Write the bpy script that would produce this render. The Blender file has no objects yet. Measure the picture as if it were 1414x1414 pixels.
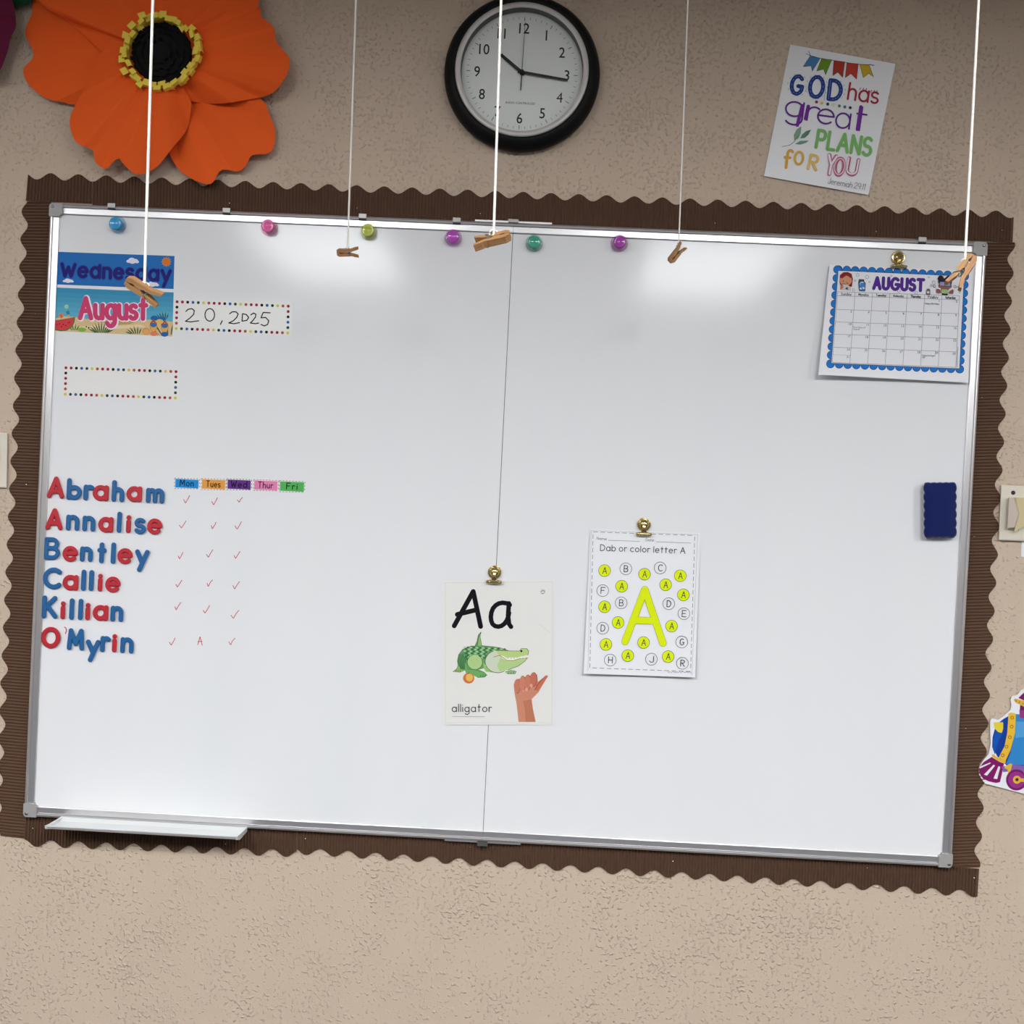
import bpy, math, random
from mathutils import Vector, Matrix
random.seed(7)
SC = bpy.context.scene
COL = SC.collection

# ------------------------------------------------------------------ camera
F = 1414.0                                     # focal length in pixels of the 1414 px frame
CAM = Vector((0.066, -2.025, 1.525))           # two metres from the wall
PITCH, YAW, ROLL = math.radians(0.90), math.radians(1.20), math.radians(2.775)
def _rot():
    ca, sa, cb, sb, cc, s2 = math.cos(PITCH), math.sin(PITCH), math.cos(YAW), math.sin(YAW), math.cos(ROLL), math.sin(ROLL)
    rx = Matrix(((1,0,0),(0,ca,-sa),(0,sa,ca))); ry = Matrix(((cb,0,sb),(0,1,0),(-sb,0,cb))); rz = Matrix(((cc,-s2,0),(s2,cc,0),(0,0,1)))
    m = rz @ rx @ ry                           # rows: right, down, forward in (x right, y down, z into the wall)
    return [Vector((m[i][0], m[i][2], -m[i][1])) for i in range(3)]
RIGHT, DOWN, FWD = _rot()
cam = bpy.data.cameras.new('camera'); camo = bpy.data.objects.new('camera', cam); COL.objects.link(camo)
cam.sensor_width = 36; cam.lens = 36.0 * F / 1414.0; cam.clip_start = 0.02
camo.matrix_world = Matrix(((RIGHT.x,-DOWN.x,-FWD.x,CAM.x),(RIGHT.y,-DOWN.y,-FWD.y,CAM.y),(RIGHT.z,-DOWN.z,-FWD.z,CAM.z),(0,0,0,1)))
SC.camera = camo

# ------------------------------------------------------------------ world, exposure
w = bpy.data.worlds.new('world'); SC.world = w; w.use_nodes = True
w.node_tree.nodes['Background'].inputs[0].default_value = (0.8, 0.85, 0.9, 1); w.node_tree.nodes['Background'].inputs[1].default_value = 0.3
SC.view_settings.view_transform = 'Standard'; SC.view_settings.look = 'None'
SC.view_settings.gamma = 1.0; SC.view_settings.use_curve_mapping = False
SC.view_settings.exposure = 0.43
LAMP_STRENGTH = 24.0                           # the four ceiling panels
CEIL = 2.60

# ------------------------------------------------------------------ helpers
def P(px, py, d=0.0):
    """the point of the plane d metres in front of the back wall seen at photo pixel (px, py)"""
    r = RIGHT * ((px-707)/F) + DOWN * ((py-707)/F) + FWD
    return CAM + r * ((-d - CAM.y) / r.y)
def lin(c):
    return tuple((v/255/12.92 if v/255 <= 0.04045 else ((v/255+0.055)/1.055)**2.4) for v in c)
MATS = {}
def mat(name, rgb=None, rough=0.6, metal=0.0, spec=0.5, **kw):
    if name in MATS: return MATS[name]
    m = bpy.data.materials.new(name); m.use_nodes = True
    b = m.node_tree.nodes['Principled BSDF']
    b.inputs['Base Color'].default_value = (*lin(rgb), 1); b.inputs['Roughness'].default_value = rough
    b.inputs['Metallic'].default_value = metal; b.inputs['Specular IOR Level'].default_value = spec
    for k, v in kw.items(): b.inputs[k].default_value = v
    MATS[name] = m; return m
def nodes(m): return m.node_tree.nodes, m.node_tree.links, m.node_tree.nodes['Principled BSDF']
def bump(m, scale, strength, dist, detail=2, lo=None, hi=None, coords='Object', stretch=(1,1,1)):
    n, l, b = nodes(m)
    tc = n.new('ShaderNodeTexCoord'); mp = n.new('ShaderNodeMapping'); mp.inputs['Scale'].default_value = stretch
    t = n.new('ShaderNodeTexNoise'); t.inputs['Scale'].default_value = scale; t.inputs['Detail'].default_value = detail
    l.new(tc.outputs[coords], mp.inputs['Vector']); l.new(mp.outputs['Vector'], t.inputs['Vector']); o = t.outputs['Fac']
    if lo is not None:
        r = n.new('ShaderNodeMapRange'); r.interpolation_type = 'SMOOTHSTEP'; r.inputs['From Min'].default_value = lo; r.inputs['From Max'].default_value = hi
        l.new(o, r.inputs['Value']); o = r.outputs['Result']
    bp = n.new('ShaderNodeBump'); bp.inputs['Strength'].default_value = strength; bp.inputs['Distance'].default_value = dist
    l.new(o, bp.inputs['Height'])
    old = b.inputs['Normal'].links[0].from_socket if b.inputs['Normal'].links else None
    if old: l.new(old, bp.inputs['Normal'])
    l.new(bp.outputs['Normal'], b.inputs['Normal']); return o
def ink(rgb, rough=0.55, spec=0.15):
    """a printed or painted colour"""
    return mat('ink_%02x%02x%02x' % tuple(rgb), rgb, rough, spec=spec)

class MB:
    """collects faces in world space and links them as ONE mesh object"""
    def __init__(s): s.v = []; s.f = []; s.m = []; s.sm = []
    def face(s, pts, m=0, smooth=False):
        i = len(s.v); s.v += [Vector(p) for p in pts]; s.f.append(tuple(range(i, i+len(pts)))); s.m.append(m); s.sm.append(smooth)
    def grid(s, rows, m=0, smooth=True, closed=False, flip=False):
        i = len(s.v); n = len(rows[0])
        for r in rows: s.v += [Vector(p) for p in r]
        for a in range(len(rows)-1):
            for b in range(n if closed else n-1):
                c = (b+1) % n
                q = (i+a*n+b, i+a*n+c, i+(a+1)*n+c, i+(a+1)*n+b)
                s.f.append(q[::-1] if flip else q); s.m.append(m); s.sm.append(smooth)
    def box(s, lo, hi, m=0):
        x0,y0,z0 = lo; x1,y1,z1 = hi
        c = [Vector((x,y,z)) for x in (x0,x1) for y in (y0,y1) for z in (z0,z1)]
        for q in ((0,1,3,2),(4,6,7,5),(0,4,5,1),(2,3,7,6),(0,2,6,4),(1,5,7,3)): s.face([c[k] for k in q], m)
    def prism(s, front, back, m=0, mside=None):
        """two matching outlines joined by side walls"""
        s.face(front, m); s.face(back[::-1], m if mside is None else mside)
        for k in range(len(front)):
            j = (k+1) % len(front); s.face([front[k], back[k], back[j], front[j]], m if mside is None else mside)
    def lathe(s, c, prof, m=0, seg=40, smooth=True, squash=1.0):
        """profile (radius, distance out of the wall) turned about the wall normal through c"""
        rows = []
        for r, d in prof:
            r = max(r, 1e-5)
            rows.append([Vector((c.x + r*math.cos(2*math.pi*k/seg), c.y - d, c.z + squash*r*math.sin(2*math.pi*k/seg))) for k in range(seg)])
        s.grid(rows, m, smooth, closed=True)
    def tube(s, pts, r, m=0, seg=8, closed=False):
        pts = [Vector(p) for p in pts]; rows = []; n = len(pts); up = None
        for k, p in enumerate(pts):
            a = pts[k-1] if (k or closed) else p; b = pts[(k+1) % n] if (k < n-1 or closed) else p
            t = (b-a).normalized()
            if up is None: up = t.orthogonal().normalized()
            up = (up - t*up.dot(t)).normalized(); q = t.cross(up)
            rr = r[k] if isinstance(r, (list, tuple)) else r
            rows.append([p + (up*math.cos(2*math.pi*j/seg) + q*math.sin(2*math.pi*j/seg))*rr for j in range(seg)])
        if closed: rows.append(rows[0])
        s.grid(rows, m, True, closed=True)
        if not closed: s.face(rows[0][::-1], m); s.face(rows[-1], m)
    def build(s, name, mats, parent=None, origin=None):
        me = bpy.data.meshes.new(name)
        if origin is None:
            if parent is not None: origin = Vector(parent.location) if parent.parent is None else parent.matrix_world.translation
            else:
                origin = Vector([(min(v[i] for v in s.v)+max(v[i] for v in s.v))/2 for i in range(3)])
        origin = Vector(origin)
        me.from_pydata([tuple(v-origin) for v in s.v], [], s.f)
        for m in (mats if isinstance(mats, (list, tuple)) else [mats]): me.materials.append(m)
        for p, mi, sm in zip(me.polygons, s.m, s.sm): p.material_index = mi; p.use_smooth = sm
        me.update()
        o = bpy.data.objects.new(name, me); COL.objects.link(o)
        if parent is not None:
            o.parent = parent; o.location = origin - WORLD[parent.name]
        else: o.location = origin
        WORLD[o.name] = origin.copy()
        return o
WORLD = {}
def tag(o, label, cat, group=None, kind=None):
    if label: o['label'] = label
    if cat: o['category'] = cat
    if group: o['group'] = group
    if kind: o['kind'] = kind
    return o
def empty(name, loc, label, cat, group=None):
    o = bpy.data.objects.new(name, None); COL.objects.link(o); o.location = loc; o.empty_display_size = 0.02
    WORLD[o.name] = Vector(loc); return tag(o, label, cat, group)
def copy_tree(o, parent=None):
    c = o.copy(); COL.objects.link(c)
    if parent is not None: c.parent = parent
    for ch in list(o.children): copy_tree(ch, c)
    return c
def crop(x0, y0, s):
    return lambda x, y: (x0 + x/s, y0 + y/s)

# ------------------------------------------------------------------ stroke lettering
def arc(cx, cy, rx, ry, a0, a1, n=12):
    return [(cx+rx*math.cos(math.radians(a0+(a1-a0)*k/n)), cy+ry*math.sin(math.radians(a0+(a1-a0)*k/n))) for k in range(n+1)]
BOWL = arc(.27,.3,.27,.3,0,360,20)
def arch(x): return [(x,.3)] + arc(x+.22,.37,.22,.23,180,0,10) + [(x+.44,0)]
G = {
 'A': [[(0,0),(.35,1),(.7,0)], [(.13,.36),(.57,.36)]],
 'B': [[(0,0),(0,1),(.28,1)]+arc(.28,.76,.24,.24,90,-90)+[(0,.52)], [(.28,.52)]+arc(.3,.26,.28,.26,90,-90)+[(0,0)]],
 'C': [arc(.42,.5,.42,.5,48,312,18)],
 'D': [[(0,0),(0,1),(.2,1)]+arc(.2,.5,.45,.5,90,-90,16)+[(0,0)]],
 'E': [[(.5,1),(0,1),(0,0),(.5,0)], [(0,.52),(.42,.52)]],
 'F': [[(.5,1),(0,1),(0,0)], [(0,.52),(.42,.52)]],
 'G': [arc(.42,.5,.42,.5,48,330,18)+[(.8,.45),(.5,.45)]],
 'H': [[(0,0),(0,1)], [(.55,0),(.55,1)], [(0,.5),(.55,.5)]],
 'J': [[(.4,1),(.4,.25)]+arc(.2,.25,.2,.25,0,-170)],
 'K': [[(0,0),(0,1)], [(.55,1),(.05,.45)], [(.16,.56),(.6,0)]],
 'L': [[(0,1),(0,0),(.45,0)]],
 'M': [[(0,0),(.08,1),(.42,.25),(.76,1),(.84,0)]],
 'N': [[(0,0),(0,1),(.58,0),(.58,1)]],
 'O': [arc(.45,.5,.45,.5,0,360,28)],
 'P': [[(0,0),(0,1),(.28,1)]+arc(.28,.74,.26,.26,90,-90)+[(0,.48)]],
 'R': [[(0,0),(0,1),(.28,1)]+arc(.28,.75,.25,.25,90,-90)+[(0,.5)], [(.2,.5),(.55,0)]],
 'S': [arc(.27,.75,.25,.25,35,270,12)[:-1]+arc(.27,.26,.27,.26,90,-150,14)],
 'T': [[(0,1),(.62,1)], [(.31,1),(.31,0)]],
 'U': [[(0,1),(0,.3)]+arc(.3,.3,.3,.3,180,360,12)+[(.6,1)]],
 'W': [[(0,1),(.22,0),(.42,.75),(.62,0),(.84,1)]],
 'Y': [[(0,1),(.32,.5),(.64,1)], [(.32,.5),(.32,0)]],
 'a': [BOWL, [(.54,.6),(.54,0)]],
 'b': [[(0,1),(0,0)], BOWL],
 'c': [arc(.28,.3,.28,.3,48,312)],
 'd': [BOWL, [(.54,1),(.54,0)]],
 'e': [[(.03,.32),(.53,.32)]+arc(.27,.3,.27,.3,5,315,16)],
 'f': [arc(.33,.8,.18,.2,40,180,8)+[(.15,0)], [(0,.58),(.34,.58)]],
 'g': [BOWL, [(.54,.6),(.54,-.1)]+arc(.28,-.1,.26,.25,0,-150,10)],
 'h': [[(0,1),(0,0)], arch(0)],
 'i': [[(0,.6),(0,0)], [(0,.86),(.001,.87)]],
 'j': [[(.2,.6),(.2,-.15)]+arc(.03,-.15,.17,.18,0,-130,8), [(.2,.86),(.201,.87)]],
 'k': [[(0,1),(0,0)], [(.4,.6),(.03,.25)], [(.14,.35),(.44,0)]],
 'l': [[(0,1),(0,0)]],
 'm': [[(0,.6),(0,0)], arch(0), [(.44,.3)]+arc(.66,.37,.22,.23,180,0,10)+[(.88,0)]],
 'n': [[(0,.6),(0,0)], arch(0)],
 'o': [BOWL],
 'p': [[(0,.6),(0,-.35)], BOWL],
 'r': [[(0,.6),(0,0)], [(0,.3)]+arc(.2,.36,.2,.24,180,50,8)],
 's': [arc(.2,.45,.19,.15,35,270,10)[:-1]+arc(.2,.15,.2,.15,90,-150,12)],
 't': [[(.16,.95),(.16,0)], [(0,.62),(.36,.62)]],
 'u': [[(0,.6),(0,.25)]+arc(.23,.25,.23,.25,180,360,10)+[(.46,.6)], [(.46,.6),(.46,0)]],
 'w': [[(0,.6),(.18,0),(.36,.5),(.54,0),(.72,.6)]],
 'y': [[(0,.6),(.25,.05)], [(.52,.6),(.14,-.36)]],
 '0': [arc(.28,.5,.28,.5,0,360,22)], '1': [[(0,.8),(.18,1),(.18,0)]],
 '2': [arc(.26,.73,.26,.27,170,-35,12)+[(0,0),(.54,0)]],
 '9': [arc(.26,.7,.26,.3,0,360,18), [(.52,.7),(.45,0)]],
 ':': [[(0,.55),(.001,.55)], [(0,.1),(.001,.1)]], ',': [[(.05,.08),(0,-.15)]], "'": [[(.03,1),(0,.8)]], '.': [[(0,.03),(.001,.03)]], ' ': [],
}
def glyph(ch, xh=None):
    st = G[ch]
    if xh and (ch.islower()):
        f = lambda y: y*xh/.6 if y <= .6 else xh + (y-.6)*(1.0-xh)/.4 if ch not in 'i' else xh+(y-.6)*1.0
        st = [[(x, f(y)) for x, y in s] for s in st]
    xs = [x for s in st for x, y in s]
    return st, (min(xs), max(xs)) if xs else (0, .3)
def text_strokes(txt, a, b, h, weight, xh=None, gap=None, slant=0.0):
    """strokes in pixels of txt set on the baseline a->b (its full inked extent), cap height h, stroke half width `weight` (pixels)"""
    a, b = Vector(a), Vector(b); L = (b-a).length; e = (b-a)/L; up = Vector((e.y, -e.x))
    gap = gap if gap is not None else .2
    lay = []; x = 0.0
    for ch in txt:
        st, (lo, hi) = glyph(ch, xh)
        lay.append((st, x-lo)); x += (hi-lo) + (gap if ch != ' ' else 0)
    x -= gap; sx = max((L-2*weight), 1e-3)/x if x > 0 else 1
    out = []
    for st, off in lay:
        for s in st:
            out.append([tuple(a + e*(weight + (px+off)*sx + slant*py*h) + up*(py*h)) for px, py in s])
    return out
def split(st):
    """cut a stroke at its sharp corners"""
    out = []; cur = [st[0]]
    for k in range(1, len(st)):
        if (Vector(st[k])-Vector(cur[-1])).length < 1e-6: continue
        cur.append(st[k])
        if k < len(st)-1:
            d0 = Vector(st[k])-Vector(cur[-2]); d1 = Vector(st[k+1])-Vector(st[k])
            if d0.length > 1e-9 and d1.length > 1e-9 and d0.angle(d1) > .6: out.append(cur); cur = [st[k]]
    out.append(cur); return [c for c in out if len(c) > 1]
def ribbon(pl, w):
    L, R = [], []; n = len(pl); closed = (Vector(pl[0])-Vector(pl[-1])).length < 1e-4*max(1, w)
    for k in range(n):
        a = Vector(pl[k-1]) if k else (Vector(pl[-2]) if closed else Vector(pl[0]))
        b = Vector(pl[k+1]) if k < n-1 else (Vector(pl[1]) if closed else Vector(pl[-1]))
        t = (b-a).normalized(); q = Vector((-t.y, t.x)); p = Vector(pl[k]); L.append(p+q*w); R.append(p-q*w)
    return L, R, closed

# ------------------------------------------------------------------ printed sheets
class Sheet:
    """a sheet of paper or card on the wall: base outline and printing laid out in photo pixels, one mesh"""
    def __init__(s, corners, d, paper, thick=.0005, curl=None, outline=None):
        s.c = [Vector(c) for c in corners]; s.d = d; s.th = thick; s.curl = curl; s.mb = MB(); s.mats = [paper]; s.lay = 0; s.op = 0
        ex = s.c[1]-s.c[0]; ey = s.c[3]-s.c[0]; s.inv = Matrix(((ex.x, ey.x),(ex.y, ey.y))).inverted()
        if outline is None:
            N = 14 if curl else 1
            def q(u, v): return (s.c[0]*(1-u)+s.c[1]*u)*(1-v) + (s.c[3]*(1-u)+s.c[2]*u)*v
            fr = [[s.at(q(i/N, j/N), 0) for i in range(N+1)] for j in range(N+1)]
            bk = [[p + Vector((0, thick, 0)) for p in r] for r in fr]
            s.mb.grid(fr, 0, True, flip=True); s.mb.grid(bk, 0, True)
            rim = lambda g: g[0] + [r[-1] for r in g[1:]] + g[-1][::-1][1:] + [r[0] for r in g[::-1][1:-1]]
            a, b = rim(fr), rim(bk)
            for k in range(len(a)): j = (k+1) % len(a); s.mb.face([a[k], b[k], b[j], a[j]], 0)
        else:
            fr = [s.at(p, 0) for p in outline]; s.mb.prism(fr, [p + Vector((0, thick, 0)) for p in fr], 0)
    def at(s, p, layer):
        p = Vector(p); uv = s.inv @ (p - s.c[0]); d = s.d + s.th + (.0001 + s.op*2.5e-6 + (s.lay*6e-5 if s.curl else 0) if layer != 0 or s.op else 0)
        if s.curl: d += s.curl(min(max(uv.x,0),1), min(max(uv.y,0),1))
        return P(p.x, p.y, d)
    def mi(s, m):
        if m not in s.mats: s.mats.append(m)
        return s.mats.index(m)
    def up(s): s.lay += 1; return s
    def poly(s, pts, rgb, layer=None):
        s.op += 1; m = s.mi(ink(rgb)); s.mb.face([s.at(p, s.lay if layer is None else layer) for p in pts], m)
    def quad(s, q, rgb, n=16):
        s.op += 1; m = s.mi(ink(rgb)); a, b, c, d = map(Vector, q)
        s.mb.grid([[s.at((a*(1-u/n)+b*(u/n))*(1-v/n) + (d*(1-u/n)+c*(u/n))*(v/n), s.lay) for u in range(n+1)] for v in range(n+1)], m, True, flip=True)
    def disc(s, c, r, rgb, ry=None, n=18, rot=0):
        ry = ry or r; ca, sa = math.cos(rot), math.sin(rot)
        s.poly([(c[0]+r*math.cos(t)*ca-ry*math.sin(t)*sa, c[1]+r*math.cos(t)*sa+ry*math.sin(t)*ca) for t in [2*math.pi*k/n for k in range(n)]], rgb)
    def ring(s, c, r, w, rgb, n=24): s.strokes([[(c[0]+r*math.cos(2*math.pi*k/n), c[1]+r*math.sin(2*math.pi*k/n)) for k in range(n+1)]], w, rgb)
    def strokes(s, sts, w, rgb, caps=True):
        m = s.mi(ink(rgb)); dn = 12 if w > 1.2 else 6
        for st in sts:
            for pl in split(st) or []:
                if s.curl:
                    fine = [pl[0]]
                    for k in range(1, len(pl)):
                        a, b = Vector(pl[k-1]), Vector(pl[k]); nn = max(1, int((b-a).length/18))
                        fine += [tuple(a.lerp(b, j/nn)) for j in range(1, nn+1)]
                    pl = fine
                s.op += 1; L, R, closed = ribbon(pl, w)
                s.mb.grid([[s.at(p, s.lay) for p in L], [s.at(p, s.lay) for p in R]], m, False)
                if caps and not closed:
                    for e in (pl[0], pl[-1]):
                        s.op += 1; s.mb.face([s.at((e[0]+w*math.cos(2*math.pi*k/dn), e[1]+w*math.sin(2*math.pi*k/dn)), s.lay) for k in range(dn)], m)
    def text(s, txt, a, b, h, w, rgb, xh=None, gap=None, slant=0.0): s.strokes(text_strokes(txt, a, b, h, w, xh, gap, slant), w, rgb)
    def line(s, a, b, w, rgb): s.strokes([[a, b]], w, rgb, caps=False)
    def dashes(s, a, b, n, w, rgb, duty=.6):
        a, b = Vector(a), Vector(b)
        for k in range(n): s.strokes([[tuple(a.lerp(b, k/n)), tuple(a.lerp(b, (k+duty)/n))]], w, rgb, caps=False)
    def type(s, txt, a, b, h, rgb, center=False):
        """set in the built-in sans face"""
        a, b = Vector(a), Vector(b); e = (b-a).normalized(); up = Vector((e.y, -e.x)); vs, fs = font_mesh(txt)
        x0 = min(v[0] for v in vs); x1 = max(v[0] for v in vs); k = h/.72
        sx = k if center else (b-a).length/(x1-x0); o = a - e*((x1-x0)*k/2) if center else a
        m = s.mi(ink(rgb)); s.op += 1
        for f in fs: s.mb.face([s.at(o + e*((vs[i][0]-x0)*sx) + up*(vs[i][1]*k), s.lay) for i in f], m)
    def done(s, name, label, cat, group=None): return tag(s.mb.build(name, s.mats), label, cat, group)
_FM = {}
def font_mesh(txt, bold=0.0):
    if txt not in _FM:
        c = bpy.data.curves.new('lettering', 'FONT'); c.body = txt; c.resolution_u = 3; c.offset = bold
        o = bpy.data.objects.new('lettering', c); COL.objects.link(o)
        dg = bpy.context.evaluated_depsgraph_get(); ev = o.evaluated_get(dg); me = ev.to_mesh()
        _FM[txt] = ([tuple(v.co) for v in me.vertices], [tuple(p.vertices) for p in me.polygons])
        ev.to_mesh_clear(); bpy.data.objects.remove(o); bpy.data.curves.remove(c)
    return _FM[txt]

# ------------------------------------------------------------------ materials
M_wall = mat('textured_tan_paint', (203,183,163), .75, spec=.25)
n_, l_, b_ = nodes(M_wall)
tc = n_.new('ShaderNodeTexCoord')
def noise(scale, detail):
    t = n_.new('ShaderNodeTexNoise'); t.inputs['Scale'].default_value = scale; t.inputs['Detail'].default_value = detail
    l_.new(tc.outputs['Object'], t.inputs['Vector']); return t.outputs['Fac']
def math_(op, a, b):
    t = n_.new('ShaderNodeMath'); t.operation = op
    for k, v in enumerate((a, b)):
        if isinstance(v, float): t.inputs[k].default_value = v
        else: l_.new(v, t.inputs[k])
    return t.outputs[0]
dab = math_('ADD', noise(140, 1.0), math_('MULTIPLY', math_('SUBTRACT', noise(14, 2), .5), .35))
rg = n_.new('ShaderNodeMapRange'); rg.interpolation_type = 'SMOOTHSTEP'; rg.inputs['From Min'].default_value = .535; rg.inputs['From Max'].default_value = .76; l_.new(dab, rg.inputs['Value'])
hgt = math_('ADD', rg.outputs['Result'], math_('MULTIPLY', noise(330, 2), .10))
bp = n_.new('ShaderNodeBump'); bp.inputs['Strength'].default_value = 1.0; bp.inputs['Distance'].default_value = .0019
l_.new(hgt, bp.inputs['Height']); l_.new(bp.outputs['Normal'], b_.inputs['Normal'])
M_wall_plain = mat('plain_pale_paint', (176,170,162), .8)
M_ceil = mat('white_ceiling_tile', (228,226,220), .9); bump(M_ceil, 60, .4, .004, 3)
M_floor = mat('dark_carpet', (66,68,76), .95); bump(M_floor, 30, .1, .002)
M_board = mat('glossy_white_melamine', (232,232,234), .125, spec=.165)
M_alu = mat('satin_aluminium', (216,214,215), .32, .85)
M_cap = mat('grey_plastic', (160,158,155), .45)
M_steel = mat('dull_steel', (150,148,146), .42, 1.0)
M_dark = mat('dark_recess', (35,32,30), .6)
M_tray = mat('white_aluminium_tray', (226,228,228), .35, .1)
M_brown = mat('corrugated_brown_card', (92,66,50), .75, spec=.3); bump(M_brown, 300, .15, .001)
M_paper = mat('white_paper', (236,236,240), .55, spec=.4)
M_glossy = mat('glossy_photo_paper', (240,240,242), .25, spec=.35)
M_cream = mat('laminated_cream_card', (233,231,227), .35)
M_orange = mat('orange_construction_paper', (246,98,34), .8, spec=.2); bump(M_orange, 400, .12, .001)
M_yellow = mat('yellow_construction_paper', (244,216,84), .8, spec=.2)
M_black = mat('black_construction_paper', (18,17,18), .8, spec=.2)
M_magenta = mat('magenta_construction_paper', (104,26,58), .8, spec=.2)
M_green = mat('green_construction_paper', (14,62,40), .8, spec=.2)
M_rim = mat('black_plastic_rim', (10,10,11), .5, spec=.2)
M_bezel = mat('silver_plastic', (198,194,190), .4, .25)
M_inner = mat('grey_inner_wall', (92,92,90), .6)
M_dial = mat('clock_dial_paper', (240,242,238), .7, spec=.2)
M_hand = mat('black_hand_paint', (14,14,14), .5)
M_red = mat('red_magnet_foam', (188,30,44), .5); M_blue = mat('blue_magnet_foam', (20,94,152), .5)
M_gold = mat('polished_brass', (200,178,120), .2, 1.0)
M_eraser = mat('navy_felt', (15,30,90), .9, spec=.15, **{'Sheen Weight': .3}); bump(M_eraser, 500, .4, .002)
M_ivory = mat('ivory_plastic', (220,212,196), .4)
M_toggle = mat('beige_plastic', (196,182,166), .45)
M_tape = mat('yellowed_tape', (204,186,142), .5)
M_wood = mat('clothespin_wood', (214,170,116), .65); 
M_cord = mat('white_cotton_cord', (238,234,226), .85); bump(M_cord, 500, .5, .002)
# wood streaks
n_, l_, b_ = nodes(M_wood)
tc = n_.new('ShaderNodeTexCoord'); mp = n_.new('ShaderNodeMapping'); mp.inputs['Scale'].default_value = (40, 600, 600)
tx = n_.new('ShaderNodeTexNoise'); tx.inputs['Scale'].default_value = 1; rp = n_.new('ShaderNodeValToRGB')
rp.color_ramp.elements[0].color = (*lin((124,82,46)),1); rp.color_ramp.elements[1].color = (*lin((194,148,98)),1)
l_.new(tc.outputs['Object'], mp.inputs['Vector']); l_.new(mp.outputs['Vector'], tx.inputs['Vector']); l_.new(tx.outputs['Fac'], rp.inputs['Fac']); l_.new(rp.outputs['Color'], b_.inputs['Base Color'])
M_lamp = bpy.data.materials.new('lit_diffuser'); M_lamp.use_nodes = True
b_ = M_lamp.node_tree.nodes['Principled BSDF']; b_.inputs['Base Color'].default_value = (.9,.9,.9,1)
b_.inputs['Emission Color'].default_value = (.96,.985,1,1); b_.inputs['Emission Strength'].default_value = LAMP_STRENGTH

# ------------------------------------------------------------------ the room
X0, X1, Y1 = -4.3, 4.3, -6.2
def struct(name, lo, hi, m):
    b = MB(); b.box(lo, hi); return tag(b.build(name, m), None, None, kind='structure')
struct('wall_back', (X0-.1, 0, -.1), (X1+.1, .1, CEIL+.1), M_wall)
struct('floor', (X0-.1, Y1-.1, -.1), (X1+.1, 0, 0), M_floor)
struct('ceiling', (X0-.1, Y1-.1, CEIL), (X1+.1, 0, CEIL+.1), M_ceil)
struct('wall_left', (X0-.1, Y1, 0), (X0, 0, CEIL), M_wall_plain)
struct('wall_right', (X1, Y1, 0), (X1+.1, 0, CEIL), M_wall_plain)
struct('wall_front', (X0-.1, Y1-.1, 0), (X1+.1, Y1, CEIL), M_wall_plain)
# ceiling panels: the two in the middle are the ones mirrored in the whiteboard
def mirrored(px, py):
    p = P(px, py, .014); t = (CEIL - CAM.z)/(p.z - CAM.z)
    return CAM.x + (p.x-CAM.x)*t, p.y - (t-1)*(p.y-CAM.y)
xa, ya = mirrored(458, 352); xb, yb = mirrored(980, 368)
yl = (ya+yb)/2; sp = xb-xa
lamp0 = None
for k, x in enumerate((xa, xb, xa-sp, xb+sp)):
    if abs(x) > X1-.4: x = math.copysign(X1-.45, x)
    if lamp0 is None:
        lamp0 = empty('ceiling_light', (x, yl, CEIL), 'lit rectangular fluorescent panel set in the white ceiling', 'ceiling light', 'ceiling light panels')
        f = MB(); W, L = .33, .63
        for lo, hi in (((x-W, yl-L),(x-W+.03, yl+L)), ((x+W-.03, yl-L),(x+W, yl+L)), ((x-W+.03, yl-L),(x+W-.03, yl-L+.03)), ((x-W+.03, yl+L-.03),(x+W-.03, yl+L))):
            f.box((*lo, CEIL-.012), (*hi, CEIL))
        f.build('frame', M_ceil, lamp0)
        f = MB(); f.box((x-W+.03, yl-L+.03, CEIL-.008), (x+W-.03, yl+L-.03, CEIL-.002)); f.build('diffuser', M_lamp, lamp0)
    else:
        c = copy_tree(lamp0); c.location = (x, yl, CEIL)

# ------------------------------------------------------------------ whiteboard
TL, TR, BR, BL = [Vector(p) for p in ((68.7,280.2),(1363.6,334.5),(1314.4,1198.0),(32.3,1127.4))]
DF, DP = .020, .014                                # frame front, writing surface (distance from the wall)
wTL, wTR, wBR, wBL = [P(*p, DF) for p in (TL, TR, BR, BL)]
board = empty('whiteboard', Vector(((wBL.x+wBR.x)/2, 0, (wBL.z+wBR.z)/2)), 'large white dry-erase board in a silver aluminium frame, hung on the tan wall', 'whiteboard')
def onb(u, v, d):
    """u right, v down over the whole board (0..1), d metres from the wall"""
    p = (wTL*(1-u)+wTR*u)*(1-v) + (wBL*(1-u)+wBR*u)*v
    return Vector((p.x, -d, p.z))
BW, BH = 1.829, 1.219
us = .4992                                          # the joint between the two halves
for nm, u0, u1 in (('writing_panel', .004, us-.0003), ('writing_panel', us+.0003, .996)):
    b = MB(); b.prism([onb(u0,.004,DP), onb(u0,.996,DP), onb(u1,.996,DP), onb(u1,.004,DP)], [onb(u0,.004,.006), onb(u0,.996,.006), onb(u1,.996,.006), onb(u1,.004,.006)])
    b.build(nm, M_board, board)
b = MB(); b.prism([onb(us-.0004,.01,DP-.002), onb(us-.0004,.99,DP-.002), onb(us+.0004,.99,DP-.002), onb(us+.0004,.01,DP-.002)], [onb(us-.0004,.01,.006), onb(us-.0004,.99,.006), onb(us+.0004,.99,.006), onb(us+.0004,.01,.006)])
b.build('panel_joint', M_dark, board)
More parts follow.
